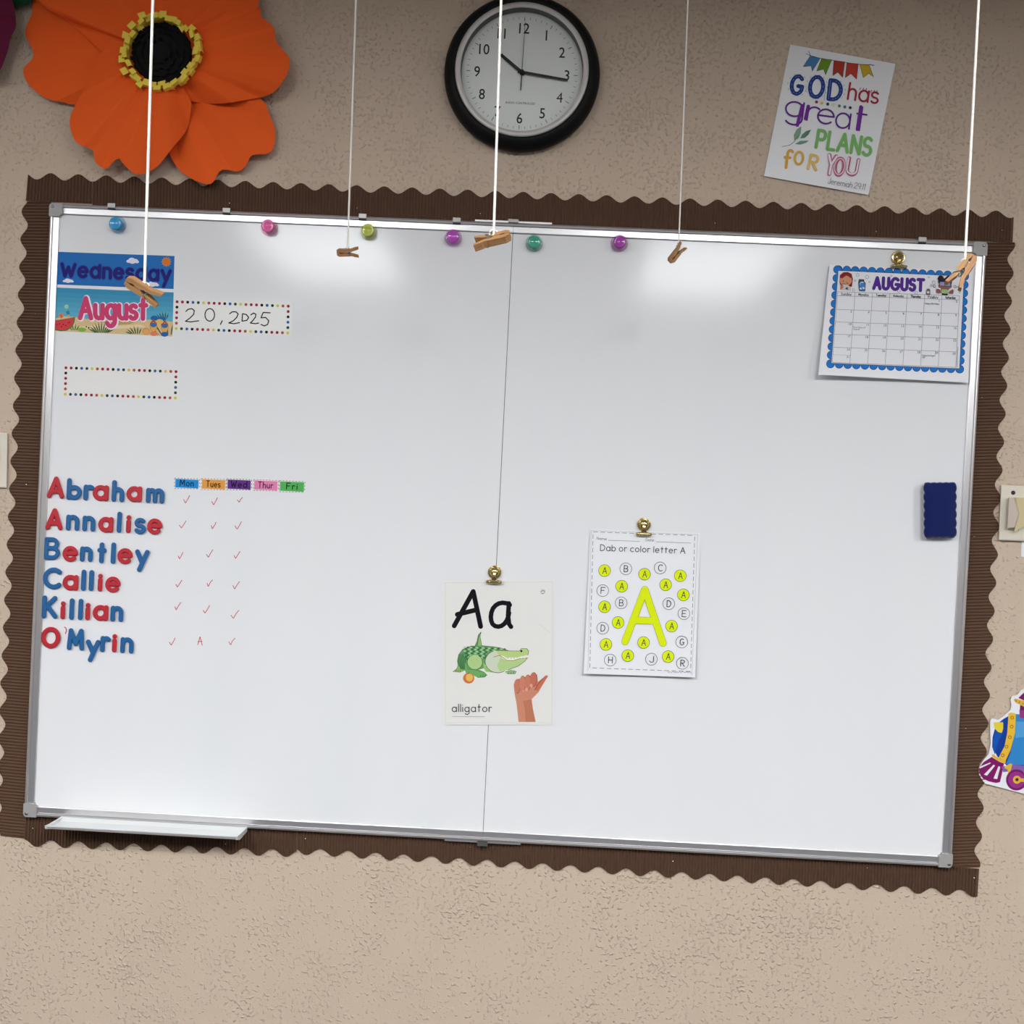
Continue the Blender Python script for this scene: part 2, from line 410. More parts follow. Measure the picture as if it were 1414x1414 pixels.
# rails: profile (metres in from the outer edge, metres from the wall)
PROF = [(0,.0055),(0,.0165),(.0008,.0185),(.0035,.0205),(.005,.0209),(.0065,.0205),(.0078,.0192),(.0078,.0170),(.0088,.0170),(.0090,.0182),(.0192,.0182),(.0205,.0174),(.0205,.0142)]
def rail(kind, t0, t1):
    rows = []
    for m, d in PROF:
        if kind == 'top': a, c = onb(t0, m/BH, d), onb(t1, m/BH, d)
        elif kind == 'bottom': a, c = onb(t0, 1-m/BH, d), onb(t1, 1-m/BH, d)
        elif kind == 'left': a, c = onb(m*.92/BW, t0, d), onb(m*.92/BW, t1, d)
        else: a, c = onb(1-m*.92/BW, t0, d), onb(1-m*.92/BW, t1, d)
        rows.append([a, c])
    b = MB(); b.grid(rows, 0, False, flip=kind in ('top', 'right'))
    b.face([r[0] for r in rows]); b.face([r[1] for r in rows]); b.build('frame_rail', M_alu, board)
e = .026
rail('top', e/BW, us); rail('top', us+.0004, 1-e/BW); rail('bottom', e/BW, us); rail('bottom', us+.0004, 1-e/BW); rail('left', e/BH, 1-e/BH); rail('right', e/BH, 1-e/BH)
for cu, cv in ((0,0),(1,0),(1,1),(0,1)):
    s_, r_ = .027, .008; fr = []
    def cp(x, y, d): return onb(abs(cu - x/BW), abs(cv - y/BH), d)
    o = [(s_,-.0006)] + [(s_,.0215)] + [(.0225,s_-.004)] + [(.0205,s_)] + [(-.0006,s_)]
    o += [(r_-.0006-r_*math.cos(math.radians(t)), r_-.0006-r_*math.sin(math.radians(t))) for t in range(0, 91, 15)]
    b = MB(); b.prism([cp(x*.96+.0006, y*.96+.0006, .0222) for x, y in o], [cp(x, y, .005) for x, y in o])
    cap = b.build('corner_cap', M_cap, board)
    b = MB(); c = cp(.0068, .0068, 0); b.lathe(Vector((c.x, 0, c.z)), [(.0032,.0222),(.0032,.0232),(.0018,.0238),(.0001,.0238)], seg=16); b.build('screw', M_steel, cap)
def rail_bit(name, u, v, half, lo, hi, d0, d1, m, dark=True):
    b = MB(); x = half/BW
    b.prism([onb(u-x,v+lo/BH,d1), onb(u-x,v+hi/BH,d1), onb(u+x,v+hi/BH,d1), onb(u+x,v+lo/BH,d1)], [onb(u-x,v+lo/BH,d0), onb(u-x,v+hi/BH,d0), onb(u+x,v+hi/BH,d0), onb(u+x,v+lo/BH,d0)])
    o = b.build(name, m, board)
    if dark:
        b = MB(); lo2, hi2 = (hi, hi+.0035)
        b.prism([onb(u-x,v+lo2/BH,d1-.0005), onb(u-x,v+hi2/BH,d1-.0005), onb(u+x,v+hi2/BH,d1-.0005), onb(u+x,v+lo2/BH,d1-.0005)], [onb(u-x,v+lo2/BH,d0), onb(u-x,v+hi2/BH,d0), onb(u+x,v+hi2/BH,d0), onb(u+x,v+lo2/BH,d0)])
        b.build('clip_slot', M_dark, o)
for px in (156, 317, 506.5, 637, 1275): rail_bit('hanging_clip', (px-68.7)/1294.9, 0, .0075, -.004, .0045, .005, .0222, M_steel)
for v, lo, hi in ((0, -.0035, .0005), (1, -.0005, .0035)):
    rail_bit('joint_strap', us, v, .075, lo, hi, .008, .0165, M_alu, False)
    rail_bit('joint_bracket', us, v, .010, lo*1.6 if v == 0 else .0, hi if v == 0 else .008, .007, .0225, M_steel, False)
# marker tray clipped on the bottom rail, left end
tl, tr_ = P(87, 1129.5, .021), P(339, 1143.8, .021)
dx = (tr_-tl); tray_d = .068
def tr(t, y, z): p = tl + dx*t; return Vector((p.x, -.0205-y, p.z+z))
sec = [(0,.002),(0,-.004),(.012,-.0045),(.050,-.0045),(.061,-.002),(tray_d,.0045),(tray_d,.006),(.0665,.006),(.059,.0005),(.050,-.0025),(.012,-.0025),(.003,.003)]
b = MB(); b.grid([[tr(0,y,z), tr(1,y,z)] for y, z in sec+sec[:1]], 0, False); b.face([tr(0,y,z) for y,z in sec]); b.face([tr(1,y,z) for y,z in sec])
tray = b.build('marker_tray', M_tray, board)
for t, sgn in ((0,-1),(1,1)):
    es = [(0,.003),(0,-.006),(.05,-.006),(tray_d,.000),(tray_d+.002,.007),(.055,.005),(.012,.003)]
    b = MB(); k = .0035/dx.length*sgn; b.prism([tr(t,y,z) for y,z in es], [tr(t+k,y,z) for y,z in es]); b.build('end_cap', M_tray, tray)
# red marker writing on the board
ck = crop(40, 640, 3.535)
M_marker = mat('red_marker_ink', (196,52,72), .5)
def marker(name, strokes, lab=None, w=.5):
    b = MB()
    for st in strokes:
        for pl in split([ck(*p) for p in st]):
            L, R, c = ribbon(pl, w); b.grid([[P(p.x,p.y,DP+.00025) for p in L], [P(p.x,p.y,DP+.00025) for p in R]], 0, False)
    o = b.build(name, M_marker, board); o['label'] = lab or 'red marker check mark'; return o
for row in ([(770,175),(907,185),(1030,178)], [(750,298),(900,303),(1022,303)], [(740,450),(882,440),(1014,447)], [(730,587),(880,585),(1010,595)], [(724,697),(865,712),(1004,737)], [(700,870),None,(990,870)]):
    for c in row:
        if c is None: continue
        j = [random.uniform(-3,3) for _ in range(4)]; s = random.uniform(.85,1.1)
        if c == (1030,178): s = .65
        marker('check_mark', [[(c[0]-15*s+j[0], c[1]+2*s+j[1]), (c[0]-6*s, c[1]+18*s), (c[0]+6*s+j[2], c[1]-4*s), (c[0]+17*s+j[3], c[1]-20*s)]])
marker('absence_mark', [[(824,885),(835,845),(846,888)], [(824,870),(846,868)]], 'red marker letter A among the check marks')
marker('apostrophe_mark', [[(172,798),(180,803),(183,815),(178,832)]], 'red marker apostrophe', .7)

# ------------------------------------------------------------------ corrugated scalloped border, six strips
PITCH_R = .0062
def strip(name, o0, o1, i0, i1, phase, period, amp, sgn, label, pitch=PITCH_R, h=.0042, d0=.0004):
    """outer mid line o0->o1 and inner edge i0->i1 in photo pixels, scallop peaks at `phase` (pixels along) ..."""
    o0, o1, i0, i1 = map(Vector, (o0, o1, i0, i1)); n_r = int((P(*o1,0)-P(*o0,0)).length/pitch); N = n_r*8; Lp = (o1-o0).length
    nrm = (o1-o0).normalized(); nrm = Vector((-nrm.y, nrm.x))*sgn
    front = []; back = []
    for k in range(N+1):
        t = k/N; q = o0.lerp(o1, t); q = q + nrm*(amp*math.cos(2*math.pi*(t*Lp-phase)/period)); a = i0.lerp(i1, t)
        d = d0 + .0015 + h*max(0.0, math.sin(2*math.pi*k/8))**.6
        row = [a.lerp(q, j/3) for j in range(4)]
        front.append([P(p.x, p.y, d) for p in row]); back.append([P(p.x, p.y, d0) for p in row])
    b = MB(); b.grid(front, 0, True); b.grid(back, 0, False, flip=True)
    for j in (0, -1): b.grid([[r[j] for r in front], [r[j] for r in back]], 0, False)
    b.face(front[0]+back[0][::-1]); b.face(front[-1]+back[-1][::-1])
    return tag(b.build('scalloped_border', M_brown), label, 'border', 'brown scalloped border strips around the whiteboard')
ty = lambda x: 242.5 + (x-37)*54/1362
iy = lambda x: 277.2 + (x-36)*57.3/1362
strip('t', (38.5,ty(38.5)), (127.6,ty(127.6)), (35.6,iy(36)), (127,iy(127)), 70-38.5, 38.42, 4.7, -1, 'short brown corrugated scalloped border piece at upper left corner of whiteboard')
strip('t', (128.2,ty(128)), (1400,ty(1400)), (127.6,iy(128)+4.5), (1398.3,iy(1398)), 70+38.42*2-128.2, 38.42, 4.7, -1, 'long brown corrugated scalloped border strip along the whiteboard top edge')
strip('l', (35.2,278), (-4.2,1154), (71.0,278), (34.6,1158), 292-278, 38.35, 4.7, 1, 'brown corrugated scalloped border strip along the whiteboard left side')
strip('r', (1397.3,334.2), (1349.0,1197.5), (1361.6,334.6), (1312.5,1199), 338.5-334.2, 38.93, 4.7, -1, 'brown corrugated scalloped border strip along the whiteboard right side')
strip('b', (33.6,1163.8), (409.6,1178.8), (35.2,1125.5), (409.8,1145.5), 51-33.6, 38.25, 4.9, 1, 'brown corrugated scalloped border piece hanging below the marker tray')
strip('b', (410.2,1175.2), (1350,1234.6), (410.4,1145.5), (1352,1199.5), 577-410.2, 38.5, 4.6, 1, 'long brown corrugated scalloped border strip below the right part of whiteboard')
ORD = ['first','second','third','fourth','fifth','sixth','seventh','eighth']
tack0 = None
for where, frm, pts in (('top', 'left', [(53.5,284),(317,281),(493,287.7),(663,295.5),(987,308.5),(1209.6,320),(1383,318.6)]),
        ('left', 'top', [(49.5,434),(36.5,669)]), ('right', 'top', [(1355.7,549),(1345,741),(1333,1006)]),
        ('bottom', 'left', [(45,1143.5),(312,1165.5),(422,1158),(649.6,1169.6),(929,1189),(1197,1198.5),(1344.6,1212)])):
    for k, p in enumerate(pts):
        c = P(*p, .0022)
        lab = 'tiny steel tack, %s from the %s in the %s brown border strip' % (ORD[k], frm, where)
        if tack0 is None:
            b = MB(); b.lathe(c, [(.0024,0),(.0024,.0012),(.0018,.0022),(.0008,.0028),(.00005,.003)], seg=12)
            o = tack0 = b.build('thumbtack', mat('nickel_tack', (214,208,196), .2, 1.0), origin=c)
        else: o = tack0.copy(); COL.objects.link(o); o.location = c
        tag(o, lab, 'tack', 'tacks in the brown border')

# ------------------------------------------------------------------ wall clock
cc = P(720.8, 102.9, .012); cc.y = 0
clock = empty('wall_clock', cc, 'round black wall clock with silver inner ring reading quarter past ten', 'clock')
RO = 106.9/F*2.013
b = MB(); b.lathe(cc, [(.136,.0005),(RO-.004,.002),(RO,.012),(RO-.0015,.022),(RO-.009,.032),(RO-.018,.0365),(RO-.0225,.0365),(RO-.0225,.0175)], seg=96); b.build('rim', M_rim, clock)
b = MB(); b.lathe(cc, [(RO-.0225,.030),(RO-.0228,.0362),(RO-.025,.0378),(.1205,.0378),(.1185,.0365)], seg=96); b.build('bezel', M_bezel, clock)
b = MB(); b.lathe(cc, [(.1187,.0368),(.1175,.0195)], seg=96); b.build('inner_wall', M_inner, clock)
FD = .0185
TILT = math.radians(.3)
def ck_at(r, deg, d):                               # r metres from the middle, degrees clockwise from twelve
    t = math.radians(deg)+TILT; return Vector((cc.x+r*math.sin(t), -d, cc.z+r*math.cos(t)))
b = MB(); b.face([ck_at(.1185, -k*5, FD) for k in range(72)], 0)
for k in range(60):
    l, wd = (.0075, .0006) if k % 5 == 0 else (.0048, .00032)
    t = math.degrees(wd/.108); b.face([ck_at(.1085,6*k-t,FD+.0002), ck_at(.1085,6*k+t,FD+.0002), ck_at(.1085-l,6*k+t,FD+.0002), ck_at(.1085-l,6*k-t,FD+.0002)], 1)
def dial_text(txt, x, z, h, sx=1.0):
    vs, fs = font_mesh(txt, .007 if len(txt) < 3 and txt != '4' else 0.0); a, c = min(v[0] for v in vs), max(v[0] for v in vs); k = h/.72
    for f in fs:
        q = []
        for i in f:
            X = x + (vs[i][0]-(a+c)/2)*k*sx; Z = z + vs[i][1]*k - h/2
            q.append(Vector((cc.x + X*math.cos(TILT)+Z*math.sin(TILT), -FD-.0002, cc.z + Z*math.cos(TILT)-X*math.sin(TILT))))
        b.face(q, 1)
for k in range(1, 13):
    t = math.radians(30*k); dial_text(str(k), .0875*math.sin(t), .0870*math.cos(t), .0205, .9)
dial_text('RADIO CONTROLLED', 0, -.058, .0042, 1.0)
b.build('dial', [M_dial, M_hand], clock)
def hand(name, deg, l, tail, w0, w1, d):
    b = MB(); t = math.radians(deg)+TILT; u = Vector((math.sin(t),0,math.cos(t))); q = Vector((u.z,0,-u.x)); c = Vector((cc.x,-d,cc.z))
    o = [c-u*tail-q*w0, c-u*tail+q*w0, c+u*l+q*w1, c+u*l-q*w1]; b.prism(o, [p+Vector((0,.0006,0)) for p in o]); return b.build(name, M_hand, clock)
hand('hour_hand', 307.5, .0545, .006, .0034, .003, FD+.003)
hand('minute_hand', 97.2, .0905, .008, .0029, .0022, FD+.005)
sh = hand('second_hand', .8, .096, .0, .0007, .0004, FD+.007)
b = MB(); u = 180.8
o = [ck_at(.036,u-1.6,FD+.007), ck_at(.036,u+1.6,FD+.007), ck_at(.002,u+30,FD+.007), ck_at(.002,u-30,FD+.007)]
b.prism(o, [p+Vector((0,.0006,0)) for p in o]); b.lathe(cc, [(.0045,FD),(.0045,FD+.0075),(.0001,FD+.008)], seg=20); b.build('counterweight', M_hand, sh)
M_glass = bpy.data.materials.new('clear_clock_glass'); M_glass.use_nodes = True
n_, l_ = M_glass.node_tree.nodes, M_glass.node_tree.links; n_.remove(n_['Principled BSDF'])
tb = n_.new('ShaderNodeBsdfTransparent'); tb.inputs[0].default_value = (1,1,1,1); gb = n_.new('ShaderNodeBsdfGlossy'); gb.inputs['Roughness'].default_value = .08
fr_ = n_.new('ShaderNodeFresnel'); fr_.inputs['IOR'].default_value = 1.3; mx = n_.new('ShaderNodeMixShader')
l_.new(fr_.outputs[0], mx.inputs[0]); l_.new(tb.outputs[0], mx.inputs[1]); l_.new(gb.outputs[0], mx.inputs[2]); l_.new(mx.outputs[0], n_['Material Output'].inputs[0])
b = MB(); b.lathe(cc, [(.1184,.0345),(.08,.0352),(.04,.0356),(.00005,.0357)], seg=64); b.build('glass_cover', M_glass, clock)

# ------------------------------------------------------------------ paper flowers
def petal(parent, base, outline, d_base, d_edge, bulge, pleat, m, px=True, freq=2, name='petal'):
    """a pleated paper petal from its base point to its outline (photo pixels), standing off the wall"""
    base = Vector(base); pts = [Vector(p) for p in outline]; L = [0]
    for k in range(1, len(pts)): L.append(L[-1]+(pts[k]-pts[k-1]).length)
    N = 64; fine = []
    def cat(k, t):
        p0, p1, p2, p3 = pts[max(k-1,0)], pts[k], pts[k+1], pts[min(k+2,len(pts)-1)]
        return .5*((2*p1)+(p2-p0)*t+(2*p0-5*p1+4*p2-p3)*t*t+(3*p1-p0-3*p2+p3)*t**3)
    for j in range(N+1):
        s = L[-1]*j/N; k = max(i for i in range(len(L)-1) if L[i] <= s+1e-9); fine.append(cat(k, (s-L[k])/(L[k+1]-L[k])))
    rows = []; R = 10
    for i in range(R+1):
        t = .12 + .88*i/R; row = []
        for j in range(N+1):
            ph = (j/N*freq*2) % 2; tri = abs(ph-1)
            side = math.sin(math.pi*j/N)
            d = d_base + (d_edge-d_base)*t + bulge*math.sin(math.pi*t)*(.35+.65*side) + 1.9*pleat*(tri-.5)*t
            q = base.lerp(fine[j], t); row.append(P(q.x, q.y, max(d, .003)))
        rows.append(row)
    b = MB(); b.grid(rows, 0, False); o = b.build(name, m, parent)
    md = o.modifiers.new('paper', 'SOLIDIFY'); md.thickness = .0006; md.offset = 0
    return o
fc = P(223, 76, 0)
flower = empty('paper_flower', fc, 'big orange pleated paper flower with black center and yellow fringe on wall', 'paper flower')
f1 = crop(0, 0, 3.367)
cp_ = f1(750, 250)
petal(flower, cp_, [f1(*p) for p in ((470,245),(350,130),(190,-10),(150,0),(150,60),(122,125),(120,170),(152,230),(152,272),(113,312),(110,345),(135,395),(210,455),(290,475),(362,486),(420,440),(560,380))], .024, .010, .006, .006, M_orange, freq=4)
petal(flower, cp_, [f1(*p) for p in ((480,250),(330,110),(190,15),(150,-120),(200,-260),(330,-330),(450,-400),(620,-380),(720,-430),(900,-380),(1010,-330),(1130,-210),(1160,-110),(1205,-60),(1200,0),(1195,45),(1010,75),(830,120))], .034, .026, .014, .008, M_orange, freq=6)
petal(flower, cp_, [f1(*p) for p in ((840,455),(872,480),(893,500),(880,590),(840,640),(787,702),(830,785),(890,830),(960,857),(992,846),(1030,790),(1110,797),(1150,760),(1170,722),(1240,715),(1270,690),(1280,610),(1255,540),(1205,455),(1000,400))], .016, .020, .008, .006, M_orange, freq=5)
petal(flower, cp_, [f1(*p) for p in ((800,100),(1000,60),(1198,32),(1212,75),(1272,128),(1285,195),(1340,262),(1345,310),(1322,368),(1258,437),(1130,467),(1000,482),(870,466),(820,430))], .038, .034, .018, .008, M_orange, freq=5)
petal(flower, cp_, [f1(*p) for p in ((520,180),(462,262),(400,400),(335,520),(326,590),(358,665),(430,697),(442,752),(490,786),(525,755),(553,736),(580,770),(632,810),(690,800),(740,765),(800,690),(868,600),(890,480),(870,440))], .040, .040, .020, .009, M_orange, freq=5)
cw = P(*f1(758,255), .05)
b = MB()
rng = random.Random(3)
for ring, (rr, n, hh) in enumerate(((.020,12,.020),(.033,20,.019),(.046,30,.016),(.056,40,.012))):
    for k in range(n):
        t = 2*math.pi*(k+rng.random()*.5)/n; u = Vector((math.cos(t),0,math.sin(t))); q = Vector((-u.z,0,u.x)); wv = .0048
        a = cw + u*(rr-.012); c = cw + u*rr + Vector((0,-hh*.6,0)); e_ = cw + u*(rr+rng.uniform(-.001,.005)) + Vector((0,-hh,0))
        b.grid([[a-q*wv, a+q*wv], [c-q*wv, c+q*wv], [e_-q*wv*.8, e_+q*wv*.8]], 0, False)
b.lathe(cw, [(.058,.004),(.052,.010),(.03,.013),(.0001,.012)], seg=32); b.lathe(cw, [(.05,-.02),(.058,.004)], seg=32)
b.build('flower_center', M_black, flower)
for k in range(46):
    t = 2*math.pi*(k+rng.uniform(-.25,.25))/46; r0 = .0615 + rng.uniform(-.004,.013)*(1 if k % 2 else .5); u = Vector((math.cos(t),0,math.sin(t)*.96)); q = Vector((-u.z,0,u.x)); q = (q+u*rng.uniform(-.25,.25)).normalized()
    wv = rng.uniform(.0058,.0075); h0 = rng.uniform(.016,.027); c = cw + u*r0 + Vector((0,.005,0))
    b = MB(); bend = u*rng.uniform(.007,.012)
    p0 = [c-q*wv, c+q*wv]; p1 = [x+Vector((0,-h0,0)) for x in p0]; p2 = [x+bend+Vector((0,-.0015,0)) for x in p1]; p3 = [x+Vector((0,.009,0))+u*.001 for x in p2]
    b.grid([p0, p1, p2, p3], 0, False); o = b.build('stamen', M_yellow, flower)
    md = o.modifiers.new('paper', 'SOLIDIFY'); md.thickness = .0006
mf = P(-92, 8, 0)
flower2 = empty('paper_flower', mf, 'dark magenta paper flower cut off by the left edge of photo', 'paper flower')
fm = crop(0, 0, 10.1); mc = (-92, 5)
petal(flower2, mc, [fm(*p) for p in ((-300,-300),(-100,-220),(0,-160),(120,-60),(190,60),(222,280),(215,400),(150,520),(110,700),(50,870),(0,980),(-120,1100),(-350,1000),(-500,900))], .03, .035, .012, .007, M_magenta, freq=4)
petal(flower2, mc, [fm(*p) for p in ((-500,700),(-420,950),(-600,1250),(-850,1420),(-1150,1380),(-1350,1250),(-1400,1000),(-1200,700))], .03, .030, .012, .007, M_magenta, freq=4)
petal(flower2, mc, [fm(*p) for p in ((-1250,900),(-1600,850),(-1900,600),(-2000,200),(-1850,-200),(-1600,-350),(-1250,-250))], .026, .025, .012, .007, M_magenta, freq=4)
petal(flower2, mc, [fm(*p) for p in ((-1350,-250),(-1550,-600),(-1400,-950),(-1000,-1100),(-500,-1000),(-300,-700),(-350,-300))], .022, .022, .012, .007, M_magenta, freq=4)
petal(flower2, (-8,-55), [fm(*p) for p in ((40,-400),(60,-150),(90,40),(130,112),(170,118),(280,85),(430,30),(480,-60),(430,-300),(250,-500))], .020, .018, .005, .003, M_green, name='leaf', freq=2)
b = MB(); cw2 = P(-92, 5, .036)
b.lathe(cw2, [(.001,.018),(.03,.016),(.05,.006),(.054,-.01)][::-1], seg=28); b.build('flower_center', M_black, flower2)

# ------------------------------------------------------------------ verse poster
def fr(c, k): return lambda u, v: tuple(c(u, v))
z = crop(1040, 50, 6.148)
S = Sheet([z(315,70), z(1207,235), z(978,1348), z(92,1187)], .0012, M_glossy, curl=lambda u, v: .003*(1-abs(2*u-1)) + .002*v*v)
S.up()
S.strokes([[z(450,148), z(485,165)], [z(470,125), z(490,172)], [z(490,165), z(560,185), z(680,205), z(800,225), z(900,238), z(1028,245)], [z(990,238), z(1020,250)]], .35, (60,70,80))
for pts, c in (([(483,170),(570,185),(502,298),(492,252),(425,258)], (74,128,178)), ([(580,192),(668,200),(615,328),(598,280),(540,295)], (110,150,44)), ([(685,205),(778,218),(760,350),(718,305),(676,335)], (178,58,44)), ([(795,225),(893,235),(878,365),(830,318),(782,352)], (196,66,50)), ([(905,240),(985,245),(1022,345),(980,315),(935,352)], (208,172,44))):
    S.poly([z(*p) for p in pts], c); S.up(); S.strokes([[z(*p) for p in pts+pts[:1]]], .25, (50,60,66)); S.lay -= 1
ang = math.radians(10.3)
def gt(txt, a, b, h, wt, col, **k): S.text(txt, z(*a), z(*b), h/6.148, wt/6.148, col, **k)
for ch, a, b, h in (('G',(300,478),(422,498),150), ('O',(455,505),(598,525),170), ('D',(622,530),(752,545),160)):
    gt(ch, a, b, h, 17, (38,66,140))
    st = text_strokes(ch, z(*a), z(*b), h/6.148, 17/6.148); S.up()
    for s_ in st:
        for k in range(0, len(s_)-1, 2): S.strokes([[s_[k], s_[k+1]]], .26, (140,156,204))
    S.lay -= 1
    big = text_strokes(ch, z(a[0]-20,a[1]+14), z(b[0]+20,b[1]+18), (h+34)/6.148, .1)
    for s_ in big[:1]:
        for k in range(0, len(s_)-1, 2): S.strokes([[s_[k], tuple(Vector(s_[k]).lerp(Vector(s_[k+1]), .7))]], .22, (90,110,160))
gt('has', (795,532), (1062,572), 138, 8.5, (166,48,66), xh=.66)
S.strokes([[z(905+k*26,455+k*2), z(912+k*26,438+k*2)] for k in range(3)] + [[z(1000+k*24,478), z(1004+k*24,458+k*2)] for k in range(3)], .5, (166,48,66))
for ch, a, b, h in (('g',(262,668),(424,690),185), ('r',(448,710),(552,728),180), ('e',(534,732),(684,752),185), ('a',(688,770),(820,788),190), ('t',(856,792),(952,806),205)): gt(ch, a, b, h, 7.5, (104,52,142), xh=.66)
for a, b in (((418,590),(375,755)), ((468,595),(445,700)), ((915,600),(885,790))): S.strokes([[z(*a), z(*b)]], 2.4, (122,50,158))
for p, c in (((538,558),(150,40,80)), ((583,568),(224,196,90)), ((633,576),(40,60,90)), ((682,582),(226,222,200)), ((732,592),(90,130,110)), ((778,600),(60,120,130)), ((824,607),(70,50,80))): S.disc(z(*p), 2.1, c)
for pts, c in (([(350,880),(345,840),(370,790),(408,765),(405,820),(385,865),(352,885)], (128,168,140)), ([(400,868),(415,835),(450,805),(492,793),(470,835),(440,862)], (96,140,118)), ([(355,915),(400,888),(472,885),(450,905),(400,920)], (120,160,136))): S.poly([z(*p) for p in pts], c)
S.strokes([[z(245,938), z(310,925), z(350,895), z(385,840)]], .3, (90,120,100))
gt('PLANS', (520,940), (1005,1016), 146, 14, (128,188,108), gap=.26)
gt('f', (248,1112), (330,1122), 150, 12, (222,170,70)); gt('O', (338,1082), (428,1092), 105, 11, (226,178,84)); gt('R', (455,1122), (545,1140), 120, 12, (230,190,110))
gt('Y', (600,1162), (690,1180), 160, 17, (196,112,142)); gt('O', (672,1172), (772,1188), 145, 15, (196,100,132)); gt('U', (778,1165), (885,1185), 135, 15, (188,96,124))
S.up(); gt('Y', (606,1160), (690,1176), 156, 9, (240,236,240)); gt('O', (676,1166), (768,1182), 138, 4, (236,214,224)); gt('U', (782,1160), (880,1178), 130, 7, (240,232,238))
gt('Jeremiah 29:11', (632,1250), (945,1305), 50, 1.9, (120,120,132), slant=.1)
S.done('verse_poster', 'tilted white poster of colourful lettering under a painted bunting, on bare wall', 'poster')

# ------------------------------------------------------------------ day, month and date cards
z = crop(60, 340, 7.44)
S = Sheet([z(142,50), z(1353,94), z(1343,447), z(132,400)], DP, M_cream)
S.up(); S.poly([z(150,57), z(140,393), z(1337,440), z(1347,100)], (34,108,180)); S.up()
def cloud(c, w, h):
    for dx_, dy_, r in ((-.5,.1,.42),(-.1,-.25,.55),(.35,0,.5),(.6,.25,.36),(0,.2,.55)): S.disc(z(c[0]+dx_*w, c[1]+dy_*h), r*w/7.44*.8, (226,226,236), ry=r*h/7.44*.95)
cloud((915,150), 75, 42); cloud((253,355), 66, 30); cloud((1120,390), 76, 36)
for k in range(12):
    t = k*math.pi/6; S.poly([z(1263+54*math.cos(t), 160+54*math.sin(t)), z(1263+36*math.cos(t+.26), 160+36*math.sin(t+.26)), z(1263+36*math.cos(t-.26), 160+36*math.sin(t-.26))], (206,150,90))
S.up(); S.disc(z(1263,160), 5.2, (218,120,40)); S.up()
S.text('Wednesday', z(165,306), z(1318,358), 17.0, 2.9, (24,80,160), xh=.82, gap=.26); S.up()
S.text('Wednesday', z(168,302), z(1315,353), 16.0, 2.3, (34,26,112), xh=.82, gap=.27)
S.done('day_card', 'blue weekday card with white clouds and orange sun at whiteboard upper left', 'card', 'calendar header cards')
z = crop(60, 395, 7.44)
S = Sheet([z(132,9), z(1344,58), z(1331,525), z(113,470)], DP, M_cream)
tl_, tr2, br_, bl_ = z(138,15), z(1338,65), z(1325,518), z(120,463); S.up()
for k in range(9):
    a, b_ = k/9, (k+1)/9; q = lambda u, v: tuple((Vector(tl_)*(1-u)+Vector(tr2)*u)*(1-v)+(Vector(bl_)*(1-u)+Vector(br_)*u)*v)
    f = k/8; S.poly([q(0,a), q(0,b_), q(1,b_), q(1,a)], (int(56+60*f), int(140+52*f), int(180+34*f)))
S.up(); S.poly([z(*p) for p in ((123,335),(200,310),(330,318),(450,340),(560,345),(760,345),(900,358),(1010,352),(1100,345),(1200,350),(1333,370),(1325,518),(120,463))], (216,190,140))
S.up(); S.poly([z(*p) for p in ((480,345),(760,350),(970,365),(880,392),(760,398),(640,380))], (186,156,100)); S.poly([z(*p) for p in ((330,420),(560,400),(760,410),(1000,395),(1050,420),(760,440),(450,440))], (230,208,164))
S.up(); S.poly([z(*p) for p in ((122,352),(200,340),(326,318),(318,375),(290,425),(240,458),(180,464),(121,452))], (60,110,60)); S.up()
S.poly([z(*p) for p in ((122,358),(200,346),(316,326),(308,370),(283,415),(236,446),(180,452),(121,440))], (214,62,70)); S.up()
for p in ((140,395),(165,390),(205,395),(185,418),(230,405),(255,378),(270,372)): S.disc(z(*p), .7, (40,20,24), ry=1.0)
S.disc(z(182,305), 3.6, (222,140,80)); S.strokes([[z(165,300), z(198,312)], [z(180,285), z(184,325)]], .4, (200,70,50))
S.poly([z(*p) for p in ((215,200),(250,188),(265,230),(275,295),(245,300),(228,262))], (84,170,190)); S.poly([z(*p) for p in ((228,262),(262,250),(272,290),(246,296))], (40,130,170)); S.poly([z(*p) for p in ((245,298),(268,292),(268,318),(250,320))], (214,160,90)); S.disc(z(236,212), 3.0, (150,200,170))
def fronds(c, n, a0, a1, L, col):
    for k in range(n):
        t = math.radians(a0+(a1-a0)*k/(n-1)); l = L*(.75+.25*math.sin(math.pi*k/(n-1)))
        u = Vector((math.cos(t), -math.sin(t))); q = Vector((-u.y,u.x)); c0 = Vector(c)+Vector((k-n/2,0))*L/n*1.1
        S.poly([z(*(c0-q*5)), z(*(c0+u*l*.5-q*7)), z(*(c0+u*l)), z(*(c0+u*l*.5+q*7)), z(*(c0+q*5))], col)
fronds((600,478), 11, 150, 25, 120, (52,96,58)); fronds((330,455), 5, 120, 40, 70, (70,130,60)); fronds((950,490), 6, 160, 70, 90, (52,96,58)); fronds((1262,498), 5, 135, 82, 150, (46,92,80)); fronds((1235,335), 6, 150, 70, 80, (50,100,90))
S.disc(z(395,448), 6, (130,180,70), ry=3); S.disc(z(440,418), 1.0, (40,30,40)); S.disc(z(465,428), 1.2, (50,36,60)); S.up()
S.disc(z(1140,330), 5.5, (30,100,170), ry=3.6); S.disc(z(1218,340), 5.5, (30,100,170), ry=3.6)
for x, y in ((1130,410),(1246,418)):
    S.disc(z(x,y), 5.2, (200,90,50), ry=8.4); S.up(); S.disc(z(x,y), 4.7, (226,176,80), ry=7.8); S.up(); S.disc(z(x,y-10), 4.5, (40,110,180), ry=3.2); S.strokes([[z(x-30,y-20), z(x,y-55), z(x+28,y-18)]], .8, (170,70,50)); S.lay -= 2
